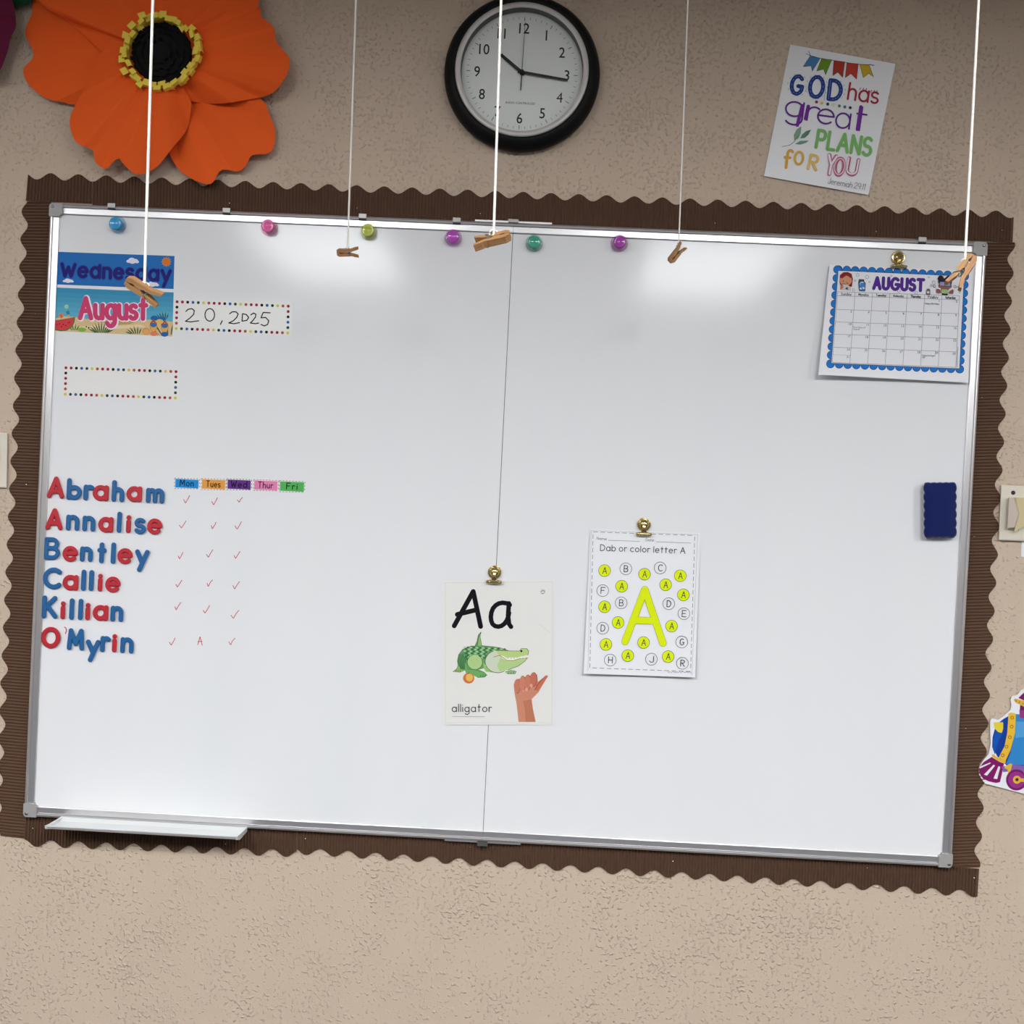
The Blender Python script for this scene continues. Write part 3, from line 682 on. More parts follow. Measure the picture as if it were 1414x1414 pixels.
S.disc(z(1055,465), 5.5, (222,140,110), ry=5); S.disc(z(1135,490), 5.5, (224,130,100), ry=3.2); S.disc(z(1245,495), 5.2, (30,100,170), ry=3.4); S.up(); S.disc(z(1055,468), 4, (228,170,90), ry=3.6); S.disc(z(1195,365), 5, (224,186,110), ry=3.4)
S.up(); S.text('August', z(352,334), z(1090,340), 28.5, 4.3, (234,226,232), xh=.66, gap=.24); S.up(); S.text('August', z(352,328), z(1078,336), 27.4, 3.2, (206,66,112), xh=.66, gap=.26); S.up()
for k in range(5):
    t = k*2*math.pi/5; S.disc(z(1108+26*math.cos(t), 160+26*math.sin(t)), 2.7, (236,230,200)); 
S.up(); S.disc(z(1108,160), 2.0, (216,176,60))
S.done('month_card', 'beach scene month card in pink letters below the blue weekday card', 'card', 'calendar header cards')
DOTS = [(150,30,60),(160,32,60),(24,20,30),(36,100,170),(20,70,60),(212,200,90),(176,84,56)]
def dotcard(z, corners, t0, t1, b0, b1):
    S = Sheet([z(*p) for p in corners], DP, M_cream); S.up(); k = 0
    for a, b_, n, inc in ((t0,t1,22,1),(t1,b1,6,0),(b1,b0,22,1),(b0,t0,6,0)):
        for i in range(0 if inc else 1, n if inc else n-1):
            p = Vector(a).lerp(Vector(b_), i/(n-1)); S.disc(z(*p), 2.05, DOTS[k % 7], n=14); k += 1
    return S
z = crop(60, 280, 3.928)
S = dotcard(z, ((709,522),(1350,540),(1346,724),(704,697)), (725,537), (1328,561), (720,682), (1325,706))
hand_ = [[(772,590),(785,578),(805,574),(818,585),(815,605),(795,625),(770,643)], [(770,643),(800,646),(842,640)], arc(902,608,26,34,100,460,20), [(970,640),(960,660)],
  [(1010,602),(1025,591),(1045,592),(1056,603),(1048,622),(1030,640),(1005,652)], [(1005,652),(1035,656),(1063,650)], [(1077,642),(1080,602),(1100,606),(1113,622),(1103,638),(1077,642)],
  [(1125,608),(1140,598),(1152,605),(1150,620),(1135,640),(1122,652)], [(1122,652),(1150,656),(1167,652)], [(1230,597),(1192,595)], [(1192,595),(1180,624),(1205,622),(1222,640),(1216,660),(1198,668),(1180,660)]]
S.strokes([[z(*p) for p in st] for st in hand_], .75, (20,24,26))
S.done('date_card', 'dotted-border card with a handwritten date, right of the beach month card', 'card', 'dotted border cards')
S = dotcard(z, ((105,880),(741,900),(738,1077),(100,1055)), (122,895), (719,916), (118,1038), (715,1059))
S.done('date_card', 'blank dotted-border card on its own below the beach month card', 'card', 'dotted border cards')
z = crop(40, 640, 3.535)
for txt, x0, y0, x1, y1, col, ic in (('Mon',715,75,828,122,(30,138,208),(20,40,80)), ('Tues',845,77,958,127,(226,158,72),(70,44,26)), ('Wed',970,78,1083,128,(98,46,134),(24,14,34)), ('Thur',1100,82,1213,132,(226,134,178),(90,40,66)), ('Fri',1226,87,1343,138,(84,176,88),(24,50,34))):
    sl = 5; wd = x1-x0
    S = Sheet([z(x0-7,y0-8), z(x1+7,y0-8+sl), z(x1+6,y1+4), z(x0-8,y1+4-sl)], DP, M_cream); S.up()
    S.poly([z(x0,y0), z(x0-1,y1-sl), z(x1-1,y1), z(x1,y0+sl)], col)
    for a, b_, n in (((x0-4,y0-4),(x1+4,y0-4+sl),8), ((x0-5,y1),(x1+3,y1+sl-3),8), ((x0-4,y0-3),(x0-5,y1),3), ((x1+4,y0+2),(x1+3,y1),3)): S.dashes(z(*a), z(*b_), n, .35, tuple(int(c*.75) for c in col), .55)
    S.up(); w_ = {'Mon':70,'Tues':72,'Wed':82,'Thur':76,'Fri':56}[txt]; mx_ = (x0+x1)/2-2
    S.text(txt, z(mx_-w_/2, y1-14), z(mx_+w_/2, y1-11), 8.2, .7, ic, xh=.6, gap=.3)
    S.done('day_label', 'small %s weekday label with %s ink, above the check mark columns' % ({'Mon':'blue','Tues':'orange','Wed':'purple','Thur':'pink','Fri':'green'}[txt], 'dark'), 'label', 'weekday labels over the check marks')

# ------------------------------------------------------------------ magnetic letters, one object each
ROWS = [('topmost', 'A r 88 63 175 170|b b 183 72 260 178|r b 265 103 320 180|a r 310 105 390 183|h b 403 82 467 188|a r 475 110 553 188|m b 570 120 662 195'),
 ('second', 'A r 80 218 168 325|n b 180 250 247 328|n b 260 255 325 332|a r 337 260 413 337|l b 430 235 452 338|i r 474 252 498 340|s b 513 265 573 345|e r 575 268 652 347'),
 ('third', 'B b 73 360 153 470|e r 163 402 240 480|n b 248 405 312 480|t b 332 385 380 487|l b 400 385 423 490|e r 430 413 508 492|y b 515 420 588 530'),
 ('fourth', 'C b 67 507 160 614|a r 163 543 242 620|l b 255 518 278 622|l b 293 520 316 623|i r 335 538 360 625|e r 371 552 448 630'),
 ('fifth', 'K b 62 645 142 757|i r 153 672 178 760|l b 197 658 220 763|l b 240 660 264 765|i r 274 680 300 765|a r 310 690 388 768|n b 397 695 462 773'),
 ('lowest', 'O r 58 797 155 903|M b 185 805 272 912|y b 275 860 348 970|r b 347 842 400 922|i r 405 832 430 922|n b 445 848 512 927')]
LT = math.radians(2.6); LW = 3.3; LH = .0062
PR = [(1.0, 0.0), (1.0, .0038), (.86, .0054), (.62, .0062)]
for row, spec in ROWS:
    for k, it in enumerate(spec.split('|')):
        ch, colr, *bb = it.split(); x0, y0, x1, y1 = map(float, bb)
        (ax, ay), (bx, by) = z(x0, y0), z(x1, y1); st = G[ch]
        if ch == 'A': st = [st[0], [(.10,.27),(.60,.27)]]
        if ch == 'i': st = [[(0,.66),(0,0)], [(0,.96),(.001,.97)]]
        xs = [x for s_ in st for x, y in s_]; ys = [y for s_ in st for x, y in s_]
        gw, gh = max(max(xs)-min(xs), .01), max(ys)-min(ys); cx, cy = (ax+bx)/2, (ay+by)/2
        lw = LW if ch not in 'Bse' else LW*.92
        fx = (bx-ax-2*lw-(by-ay)*math.sin(LT)*.4)/gw if gw > .05 else 0; fy = (by-ay-2*lw)/gh
        b = MB(); lift = 0.0
        for s_ in st:
            o = []
            for x, y in s_:
                X = (x-(max(xs)+min(xs))/2)*fx; Y = -(y-(max(ys)+min(ys))/2)*fy
                o.append((cx + X*math.cos(LT)-Y*math.sin(LT), cy + X*math.sin(LT)+Y*math.cos(LT)))
            for pl in (split(o) or []):
                lw2 = lw; lift += 4e-5
                Ls, Rs = [], []
                rows = []
                for f, h in PR: L, R, closed = ribbon(pl, lw2*f); rows.append([P(p.x,p.y,DP+h+lift) for p in L])
                for f, h in PR[::-1]: L, R, closed = ribbon(pl, lw2*f); rows.append([P(p.x,p.y,DP+h+lift) for p in R])
                b.grid(rows, 0, False)
                if not closed:
                    for e_ in (pl[0], pl[-1]):
                        n = 18; lift += 4e-5; b.grid([[P(e_[0]+lw2*f*math.cos(2*math.pi*j/n), e_[1]+lw2*f*math.sin(2*math.pi*j/n), DP+h+lift) for j in range(n)] for f, h in PR], 0, False, closed=True)
                        b.face([P(e_[0]+lw2*PR[-1][0]*math.cos(2*math.pi*j/n), e_[1]+lw2*PR[-1][0]*math.sin(2*math.pi*j/n), DP+PR[-1][1]+lift) for j in range(n)], 0)
        tag(b.build('letter_magnet', M_red if colr == 'r' else M_blue), '%s %s letter %s magnet, %s letter in the %s magnet row' % ('red' if colr == 'r' else 'blue', 'capital' if ch.isupper() else 'small', ch, ORD[k], row), 'magnet', 'red and blue magnetic letters in six rows')

# ------------------------------------------------------------------ round translucent magnets along the top
mag0 = None
def acrylic(name, rgb):
    m = bpy.data.materials.new(name); m.use_nodes = True; n, l = m.node_tree.nodes, m.node_tree.links; n.remove(n['Principled BSDF'])
    t = n.new('ShaderNodeBsdfTransparent'); t.inputs[0].default_value = (*lin(rgb), 1); g = n.new('ShaderNodeBsdfGlossy'); g.inputs['Roughness'].default_value = .06
    f = n.new('ShaderNodeLayerWeight'); f.inputs['Blend'].default_value = .12; x = n.new('ShaderNodeMixShader')
    l.new(f.outputs['Facing'], x.inputs[0]); l.new(t.outputs[0], x.inputs[1]); l.new(g.outputs[0], x.inputs[2]); l.new(x.outputs[0], n['Material Output'].inputs[0]); return m
for px, py, rgb, lab in ((163.3,311,(28,140,204),'round blue translucent magnet near the whiteboard upper left corner'), (372.3,314.5,(226,70,150),'round pink translucent magnet near the whiteboard top edge'), (509.5,320.5,(172,182,40),'round olive green translucent magnet near the whiteboard top edge'),
        (626,329,(168,44,168),'round purple translucent magnet left of the middle clothespin, beside the olive one'), (737.5,336.5,(40,150,120),'round teal translucent magnet just right of the whiteboard middle joint'), (855,336.5,(150,36,150),'round purple translucent magnet to the right of the teal one')):
    c = P(px, py, DP+.004); c.y = -DP-.004
    hx = '%02x%02x%02x' % rgb
    mb_ = acrylic('tinted_acrylic_'+hx, tuple(int(x+(255-x)*.9) for x in rgb))
    mc_ = mat('coloured_acrylic_'+hx, tuple(int(x+(255-x)*.15) for x in rgb), .1, spec=.6)
    e_ = empty('round_magnet', c, lab, 'magnet', 'round translucent magnets along the whiteboard top')
    if mag0 is None:
        b = MB(); b.lathe(c, [(.0001,.0004),(.0160,.0004),(.0168,.0012),(.0168,.0032),(.0160,.0042),(.0105,.0052),(.0001,.0052)], seg=40); body = b.build('base_flange', mb_, e_)
        b = MB(); b.lathe(c, [(.0104,.0048),(.0092,.0085),(.0108,.0120),(.0122,.0132),(.0122,.0150),(.0114,.0160),(.0085,.0163),(.0075,.0157),(.0001,.0154)], seg=40); core = b.build('knob', mc_, e_)
        mag0 = (body, core)
    else:
        for src, m in zip(mag0, (mb_, mc_)):
            o = src.copy(); o.data = src.data.copy(); o.data.materials[0] = m; o.parent = e_; COL.objects.link(o)

# ------------------------------------------------------------------ papers held by brass clips
z = crop(600, 770, 5.889)
S = Sheet([z(72,188), z(972,180), z(967,1360), z(72,1360)], DP+.0012, M_cream, thick=.0008)
S.up(); S.strokes([[z(88,205), z(960,198), z(956,1343), z(88,1343), z(88,205)]], .25, (212,210,206))
A_ = [[(160,555),(315,275)], [(315,275),(375,560)], [(185,462),(340,425)]]
S.strokes([[z(*p) for p in s_] for s_ in A_], 3.35, (12,12,18))
a_ = [[(612,385),(585,371),(555,367),(525,372),(497,388),(476,412),(463,445),(458,480),(461,512),(472,540),(492,556),(518,562),(545,555),(568,538),(587,513),(598,485),(606,450)], [(605,372),(598,470),(606,540),(622,562)]]
S.strokes([[z(*p) for p in s_] for s_ in a_], 3.2, (12,12,18))
S.disc(z(880,277), 3.2, (224,222,220)); S.up(); S.ring(z(880,277), 3.2, .2, (150,150,150)); S.strokes([[z(868,280), z(876,268), z(888,268), z(893,280)], [z(874,290), z(886,290)]], .35, (60,60,60)); S.lay -= 1
# alligator picture
gk = lambda pts, c: S.poly([z(*p) for p in pts], c)
def ol(pts, w=.25, c=(40,70,50)): S.strokes([[z(*p) for p in pts]], w, c)
gk([(328,722),(346,680),(356,630),(378,605),(370,640),(380,680),(384,718)], (150,190,110)); gk([(328,722),(346,680),(356,630),(368,615),(360,660),(352,722)], (92,140,92))
gk([(150,928),(180,905),(190,880),(215,905),(245,915),(235,925),(205,935)], (150,186,112))
gk([(190,880),(186,840),(196,790),(230,745),(300,718),(400,715),(480,725),(540,735),(600,758),(560,800),(430,830),(400,900),(330,920),(262,925),(225,912)], (104,158,96)); S.up()
for r in range(7):
    for c in range(14):
        x = 245+c*25+(r%2)*12; y = 728+r*16+c*1.2
        if x < 590 and y < 735+max(0,(430-abs(x-330))*.25) and not (x > 430 and y > 765): S.disc(z(x,y), 1.75, (44,96,70) if (r+c)%2 else (170,206,160), ry=1.05, n=8)
for k in range(6): ol([(205+k*13,790-k*4),(196+k*11,840),(212+k*8,905)], .55, (56,112,74))
S.disc(z(328,850), 10.6, (176,208,140), ry=10.2); ol(arc(328,850,62,60,-60,250,20), .3)
gk([(248,850),(268,900),(320,905),(370,915),(405,930),(428,955),(405,972),(350,975),(300,948),(258,945),(246,905)], (110,170,100)); ol([(268,905),(330,912),(400,930),(428,955),(405,972),(350,975)])
gk([(575,930),(620,915),(665,925),(655,945),(590,945)], (150,190,130)); ol([(575,930),(620,915),(665,925),(655,945),(590,945)])
S.up(); S.disc(z(515,845), 17.5, (206,214,192), ry=15.5); ol(arc(515,845,103,91,60,250,22), .35)
gk([(395,850),(415,880),(450,920),(480,935),(420,928),(400,900)], (150,196,110))
gk([(500,760),(560,752),(640,762),(690,760),(705,740),(750,740),(766,760),(760,792),(700,803),(640,828),(590,832),(530,800)], (186,210,132)); gk([(540,800),(600,835),(680,815),(756,815),(735,842),(680,882),(600,912),(530,925),(510,880)], (180,208,140))
S.up(); gk([(530,795),(560,800),(600,822),(650,822),(700,805),(760,795),(757,815),(690,822),(640,838),(590,838),(555,820)], (238,234,226)); ol([(480,808),(530,795),(560,815),(590,836),(640,838),(690,822),(757,815)], .35, (150,90,60)); ol([(500,755),(600,758),(690,760),(705,740),(750,740),(766,760),(760,792)], .3); ol([(756,815),(735,842),(680,882),(600,912)], .3)
S.disc(z(706,760), 1.5, (20,24,20)); S.disc(z(278,980), 7.8, (206,120,70), ry=7.4); S.up(); S.disc(z(284,975), 5.0, (232,184,90), ry=5.4); ol([(276,945),(280,935)], .4)
for k in range(6): gk([(600+k*24,815-k*1), (612+k*24,830-k*2), (620+k*24,812-k*1)], (246,244,238))
ol([(150,928),(180,905),(192,880),(186,840),(196,790),(230,745),(300,718),(328,722),(346,680),(356,630),(378,605),(370,640),(384,716),(480,725),(540,735),(600,757)], .32, (50,80,56))
for k in range(3): ol([(170+k*18,930),(180+k*18,915)], .3); ol([(370+k*20,972),(378+k*18,955)], .3); ol([(600+k*20,944),(606+k*20,928)], .3)
for k in range(5): S.disc(z(300+k*14, 830+(k%3)*22), .5, (140,176,110))
# hand sign picture
gk([(684,1336),(676,1260),(664,1168),(652,1110),(644,1030),(665,992),(760,960),(835,950),(840,1010),(880,980),(918,955),(922,966),(885,1025),(845,1095),(790,1150),(800,1230),(822,1336)], (206,138,112)); S.up()
gk([(740,1336),(735,1240),(720,1165),(785,1152),(800,1230),(822,1336)], (190,120,92))
for cx_, cy_, rx_, ry_, c in ((672,1045,26,58,(198,122,98)), (715,1025,24,66,(206,130,104)), (757,1015,25,64,(202,126,100)), (805,990,30,58,(196,112,90))):
    S.disc(z(cx_,cy_), rx_/5.889, c, ry=ry_/5.889); ol(arc(cx_,cy_,rx_,ry_,-80,100,14), .3, (130,66,52))
S.disc(z(748,1072), 2.2, (226,160,140), ry=2.6); S.disc(z(786,1040), 2.0, (226,160,140), ry=2.6); S.disc(z(722,1085), 1.6, (222,150,130))
gk([(830,1035),(870,990),(918,955),(922,966),(885,1025),(840,1085),(815,1075)], (200,112,88)); ol([(815,1075),(840,1030),(905,958)], .35, (120,58,48))
S.text('alligator', z(140,1253), z(468,1253), 62/5.889, .55, (40,40,44), gap=.26); S.line(z(145,1292), z(405,1294), .25, (150,150,150))
S.line(z(835,530), z(940,608), .15, (205,203,200))
S.done('alphabet_card', 'cream letter card with alligator and hand sign pictures, under a brass clip', 'card')
z = crop(800, 700, 5.889)
S = Sheet([z(90,178), z(985,212), z(940,1386), z(35,1356)], DP+.0008, M_paper, curl=lambda u, v: .010*v*v*(.6+.4*(2*u-1)**2) + .002)
S.up(); BK = (56,56,60); YL = (222,238,14)
S.strokes([[z(98,192), z(962,225), z(915,1372)], [z(98,192), z(70,1330)]], .2, (170,170,176))
for a, b_, n in (((112,203),(938,232),14), ((938,240),(905,1330),20), ((905,1338),(85,1308),14), ((85,1308),(112,203),20)): S.dashes(z(*a), z(*b_), n, .3, (70,70,74), .65)
S.text('Name', z(140,265), z(222,270), 3.6, .22, (90,90,94)); S.line(z(238,271), z(490,280), .2, BK); S.text('Date', z(540,277), z(605,280), 3.6, .22, (90,90,94)); S.line(z(622,283), z(908,294), .2, BK); S.strokes([[z(612,268), z(613,268)], [z(612,278), z(613,278)]], .25, BK)
S.text('Dab or color letter A', z(168,355), z(862,379), 8.2, .5, BK, xh=.66, gap=.26)
for ch, x, y, on in (('A',205,518,1),('B',378,503,0),('A',530,547,1),('C',657,496,0),('A',821,560,1),('F',190,680,0),('A',344,645,1),('A',702,633,1),('A',846,715,1),('A',205,812,1),('B',340,780,0),('D',727,787,0),('E',850,868,0),('D',190,986,0),('A',315,940,1),('A',750,969,1),('A',216,1118,1),('A',522,1103,1),('G',833,1098,0),('H',251,1245,0),('A',394,1209,1),('J',586,1238,0),('A',722,1217,1),('R',838,1271,0)):
    if on: S.disc(z(x,y), 8.2, YL, n=28)
    S.up(); S.ring(z(x,y), 8.2, .3, (60,64,56)); S.text(ch, z(x-18,y+24), z(x+19,y+26), 8.6, .5, BK); S.lay -= 1
for w_, c in ((5.0,(90,96,30)),(4.65,YL)):
    S.strokes([[z(372,1095), z(532,672)], [z(532,672), z(680,1108)], [z(455,922), z(610,927)]], w_, c); S.up()
S.text('The Preschool', z(718,1343), z(910,1352), 2.2, .2, (110,90,140), slant=.2) if False else S.strokes([[z(718+k*13, 1340+(k%3)*4), z(727+k*13, 1346-(k%2)*6)] for k in range(15)], .25, (110,90,140))
S.done('worksheet', 'white letter tracing worksheet with yellow dabbed circles under a brass clip', 'worksheet')
z = crop(1120, 340, 5.892)
S = Sheet([z(150,150), z(1318,200), z(1280,1110), z(60,1045)], DP+.0008, M_paper, curl=lambda u, v: .002 + .012*(1-u)**2*(.4+.6*v) + .008*v*v)
S.up(); B1, B2 = (28,118,200), (12,48,104)
def scal(a, b_, n, a0, a1):
    for k in range(n):
        p = Vector(a).lerp(Vector(b_), k/(n-1)); S.disc(z(*p), 5.9, B2, n=18); S.up(); S.disc(z(*p), 5.15, B1, n=18); S.lay -= 1
scal((222,190),(1248,240),16,0,0); scal((215,190),(158,955),12,0,0); scal((158,958),(1208,1000),16,0,0); scal((1250,245),(1210,1000),12,0,0)
S.lay += 2; S.quad([z(*p) for p in ((218,196),(1247,242),(1210,998),(162,953))], (60,70,110)); S.up(); S.quad([z(*p) for p in ((222,200),(1243,246),(1206,994),(166,950))], (232,232,236)); S.up(); S.up()
S.text('AUGUST', z(496,343), z(925,362), 15.0, 2.3, (84,42,140), gap=.34)
gq = lambda u, v: (Vector((217,370))*(1-u)+Vector((1207,403))*u)*(1-v) + (Vector((172,945))*(1-u)+Vector((1178,985))*u)*v
RV = [0,.057,.25,.427,.6,.785,1.0]
for v in RV: S.line(z(*gq(0,v)), z(*gq(1,v)), .2, (90,90,96))
for k in range(8): S.line(z(*gq(k/7,0)), z(*gq(k/7,1)), .2, (90,90,96))
S.line(z(*gq(0,.89)), z(*gq(1/7,.89)), .15, (150,150,156))
for k, dn in enumerate(('Sunday','Monday','Tuesday','Wednesday','Thursday','Friday','Saturday')):
    a = gq((k+.2)/7, .046); b_ = gq((k+.8)/7, .046); S.text(dn, z(*a), z(*b_), 3.4, .3 if len(dn) < 9 else .2, (40,40,46), gap=.25)
for d in range(1, 32):
    c = (d+4) % 7; r = (d+4)//7; v = RV[min(r,4)+1]+.04 if r < 5 else .93
    p = gq((c+.86)/7, v); S.type(str(d), z(*p), z(p.x+30, p.y+1), 3.3, (60,60,66), center=True)
for (c, r), ls in (((5,0),('Happy Birthday',)), ((1,2),('First Day of','School')), ((5,4),('Parents Night','Out'))):
    for i, t in enumerate(ls):
        a = gq((c+.05)/7, RV[r+1]+.075+i*.027); l = .058*len(t); S.text(t, z(*a), z(*gq((c+.05+l)/7, RV[r+1]+.075+i*.027)), 1.9, .14, (50,50,56))
# two small clip-art children with lab things, no known character
sk = lambda pts, c: S.poly([z(*p) for p in pts], c)
sk([(232,290),(235,235),(262,212),(300,210),(330,225),(340,270),(332,330),(240,325)], (122,24,32)); S.up(); S.disc(z(283,278), 8.4, (206,146,112), ry=7.4); sk([(236,250),(262,216),(285,228),(310,216),(334,240),(320,262),(284,240),(250,264)], (140,30,36)); S.ring(z(303,285), 2.6, .4, (60,50,46)); S.disc(z(262,283), .8, (40,30,30))
sk([(240,358),(246,318),(290,312),(322,330),(322,360)], (206,196,196)); sk([(236,352),(240,310),(262,322),(262,356)], (190,120,90)); sk([(282,335),(300,335),(300,360),(280,358)], (70,76,90)); S.strokes([[z(252,302), z(283,308), z(305,304)]], .3, (120,60,50))
sk([(386,282),(390,268),(432,270),(432,286),(444,300),(440,366),(392,362),(384,300)], (60,70,90)); S.up(); sk([(396,290),(428,290),(438,305),(434,360),(398,356),(390,305)], (70,130,200)); S.disc(z(415,306), 3.0, (236,236,240)); S.disc(z(404,345), 1.4, (226,230,240)); S.disc(z(428,338), 1.6, (226,230,240)); S.lay -= 2
sk([(1036,300),(1034,262),(1060,248),(1085,262),(1105,250),(1135,250),(1150,275),(1140,320)], (34,30,40)); S.disc(z(1055,262), 4.2, (34,30,40)); S.disc(z(1118,264), 4.2, (34,30,40)); S.up()
S.disc(z(1090,325), 9.4, (140,92,84), ry=6.4); S.up(); sk([(1048,290),(1086,292),(1086,322),(1048,320)], (150,150,196)); sk([(1094,292),(1132,294),(1132,324),(1094,322)], (150,150,196)); S.strokes([[z(1044,288), z(1135,292), z(1135,326), z(1044,322), z(1044,288)]], .35, (60,54,70))
sk([(1018,350),(1040,345),(1060,370),(1040,385),(1018,378)], (150,84,84)); sk([(1120,372),(1150,350),(1162,362),(1155,388),(1125,386)], (150,84,84)); sk([(1065,350),(1110,352),(1118,385),(1058,384)], (160,190,130)); sk([(1066,384),(1112,386),(1112,398),(1064,396)], (24,24,30)); S.strokes([[z(1005,326), z(1052,348)], [z(1172,328), z(1125,352)]], .9, (236,232,232)); S.ring(z(1003,325), 1.6, .3, (60,54,60)); S.ring(z(1170,328), 1.6, .3, (60,54,60)); S.lay -= 2
sk([(936,392),(938,358),(944,345),(964,345),(970,360),(970,394)], (110,104,104)); S.up(); S.disc(z(953,375), 1.7, (220,216,210)); S.lay -= 1
for x, y, r in ((378,234,12),(455,250,14),(475,290,6),(652,242,7),(715,365,12),(855,378,12),(958,252,6),(1000,295,14),(980,318,8),(345,355,10),(358,280,7),(1208,374,7),(1192,330,6)): S.ring(z(x,y), r/5.892, .25, (140,140,148), 12)
S.strokes([[z(1195,820), z(1188,985)]], .35, (150,150,158))
S.done('calendar_page', 'paper month calendar with a blue scalloped edge hanging at whiteboard right', 'calendar')
clip0 = None
for px, py, lab in ((682.8,790.3,'round brass magnet clip holding the cream alphabet card'), (889.6,724.3,'round brass magnet clip holding the yellow-dabbed worksheet'), (1242,354.6,'round brass magnet clip holding the blue-edged calendar page')):
    c = P(px, py, DP+.010); c.y = -DP; e_ = empty('bulldog_clip', c, lab, 'clip', 'brass magnet clips holding papers')
    if clip0 is None:
        parts = []
        b = MB(); b.lathe(c, [(.0118,.0002),(.0132,.002),(.0132,.0045),(.0122,.0056),(.0108,.0050),(.0096,.0052),(.0085,.0078),(.006,.0102),(.003,.0112),(.0001,.0114)], seg=36); parts.append(b.build('magnet_dome', M_gold, e_))
        b = MB(); rows = []
        for t in range(9):
            f = t/8; wv = .0035 + .0018*math.cos(f*math.pi*2) * .6 + .0015*f
            p = c + Vector((0, -(.0105 + .0035*math.sin(f*math.pi)), .003 - .0205*f)); rows.append([p+Vector((-wv,.0012,0)), p+Vector((-wv*.6,0,0)), p+Vector((wv*.6,0,0)), p+Vector((wv,.0012,0))])
        b.grid(rows, 0, True); b.grid([[v+Vector((0,.0014,0)) for v in r] for r in rows], 0, True, flip=True)
        parts.append(b.build('lever', M_gold, e_))
        b = MB(); rows = []
        for x in (-.0152,-.0146,-.008,0,.008,.0146,.0152):
            s_ = .75 if abs(x) > .015 else 1; rows.append([c+Vector((x, -.0088-.0055*s_*math.cos(t), -.0188+.0032*s_*math.sin(t)*(1+.25*math.cos(x*100)))) for t in [2*math.pi*k/14 for k in range(14)]])
        b.grid(rows, 0, True, closed=True); b.face(rows[0]); b.face(rows[-1][::-1]); parts.append(b.build('jaw', M_gold, e_))
        clip0 = parts
    else:
        for src in clip0: o = src.copy(); o.parent = e_; COL.objects.link(o)

# ------------------------------------------------------------------ eraser
z = crop(1254, 640, 8.84)
pts = []
def side(a, b_, n, amp, out):
    for k in range(n*8):
        t = k/(n*8); p = Vector(a).lerp(Vector(b_), t); pts.append(p + Vector(out)*(amp*abs(math.sin(math.pi*t*n))))
side((205,235),(575,232),5,5,(0,-1)); side((580,245),(582,890),6,14,(1,0)); side((560,905),(215,908),4,4,(0,1)); side((203,890),(200,250),6,14,(-1,0))
ctr = Vector((392,570))
b = MB(); rows = []
for s_, d in ((1.0,.0003),(1.0,.016),(.975,.0195),(.93,.0212),(.4,.0215)):
    rows.append([P(*z(*(ctr+(p-ctr)*s_)), DP+d) for p in pts])
b.grid(rows, 0, True, closed=True); b.face(rows[-1])
tag(b.build('board_eraser', M_eraser), 'navy blue scallop-edged felt eraser stuck at the whiteboard right edge', 'eraser')

# ------------------------------------------------------------------ switches and other things at the edges
def plate(pts_px, d, inset, m, parent, name):
    c = Vector((sum(p[0] for p in pts_px)/4, sum(p[1] for p in pts_px)/4)); b = MB()
    prof = ((1.0,.0003),(1.0,d*.72),(1-inset*.4,d*.93),(1-inset,d))
    rows = [[P(*(c+(Vector(p)-c)*s_), q) for p in pts_px] for s_, q in prof]
    b.grid(rows, 0, False, closed=True); b.face(rows[-1]); return b.build(name, m, parent)
z = crop(1370, 660, 11.77)
sw = empty('light_switch', P(1405, 748, 0), 'ivory light switch box with taped toggle right of whiteboard', 'switch')
plate([(1382.2,669.5),(1433,671.7),(1430,748.3),(1378.6,746)], .010, .05, M_ivory, sw, 'cover_plate')
b = MB(); c = P(*z(342,240), .010); b.lathe(c, [(.0042,-.001),(.0042,.0004),(.003,.0009),(.0001,.0006)], seg=16); b.build('screw', M_dark, sw)
b = MB(); tg = [z(272,315), z(345,312), z(430,560), z(440,650), z(345,880), z(252,830)]; ctr = Vector((1397,711))
fr_pts = [P(*p, .0235) for p in (z(275,315), z(345,315), z(430,580), z(360,800), z(250,815))]; bk_pts = [P(*p, .0095) for p in (z(272,318), z(440,318), z(520,600), z(430,860), z(255,850))]
b.prism(fr_pts, bk_pts); tgo = b.build('toggle', M_toggle, sw)
b = MB(); b.prism([P(*p, .021) for p in (z(385,325), z(560,318), z(560,760), z(350,885), z(430,640))], [P(*p, .0105) for p in (z(385,325), z(560,318), z(560,760), z(350,885), z(430,640))]); b.build('tape', M_tape, tgo)
S = Sheet([(1411.4,727),(1470,731),(1467,772),(1410.2,768.6)], .0005, M_paper, thick=.0006)
S.done('wall_note', 'edge of a white paper note below the taped light switch', 'paper')
sw2 = empty('light_switch', P(-25, 676, 0), 'ivory switch plate at photo left edge beside brown border', 'switch')
plate([(-62,594.6),(10.6,598),(9.6,674),(-64,671)], .008, .04, M_ivory, sw2, 'cover_plate')
plate([(-32,614),(.8,615.5),(-.2,656.5),(-33,655)], .011, .08, M_ivory, sw2, 'rocker')

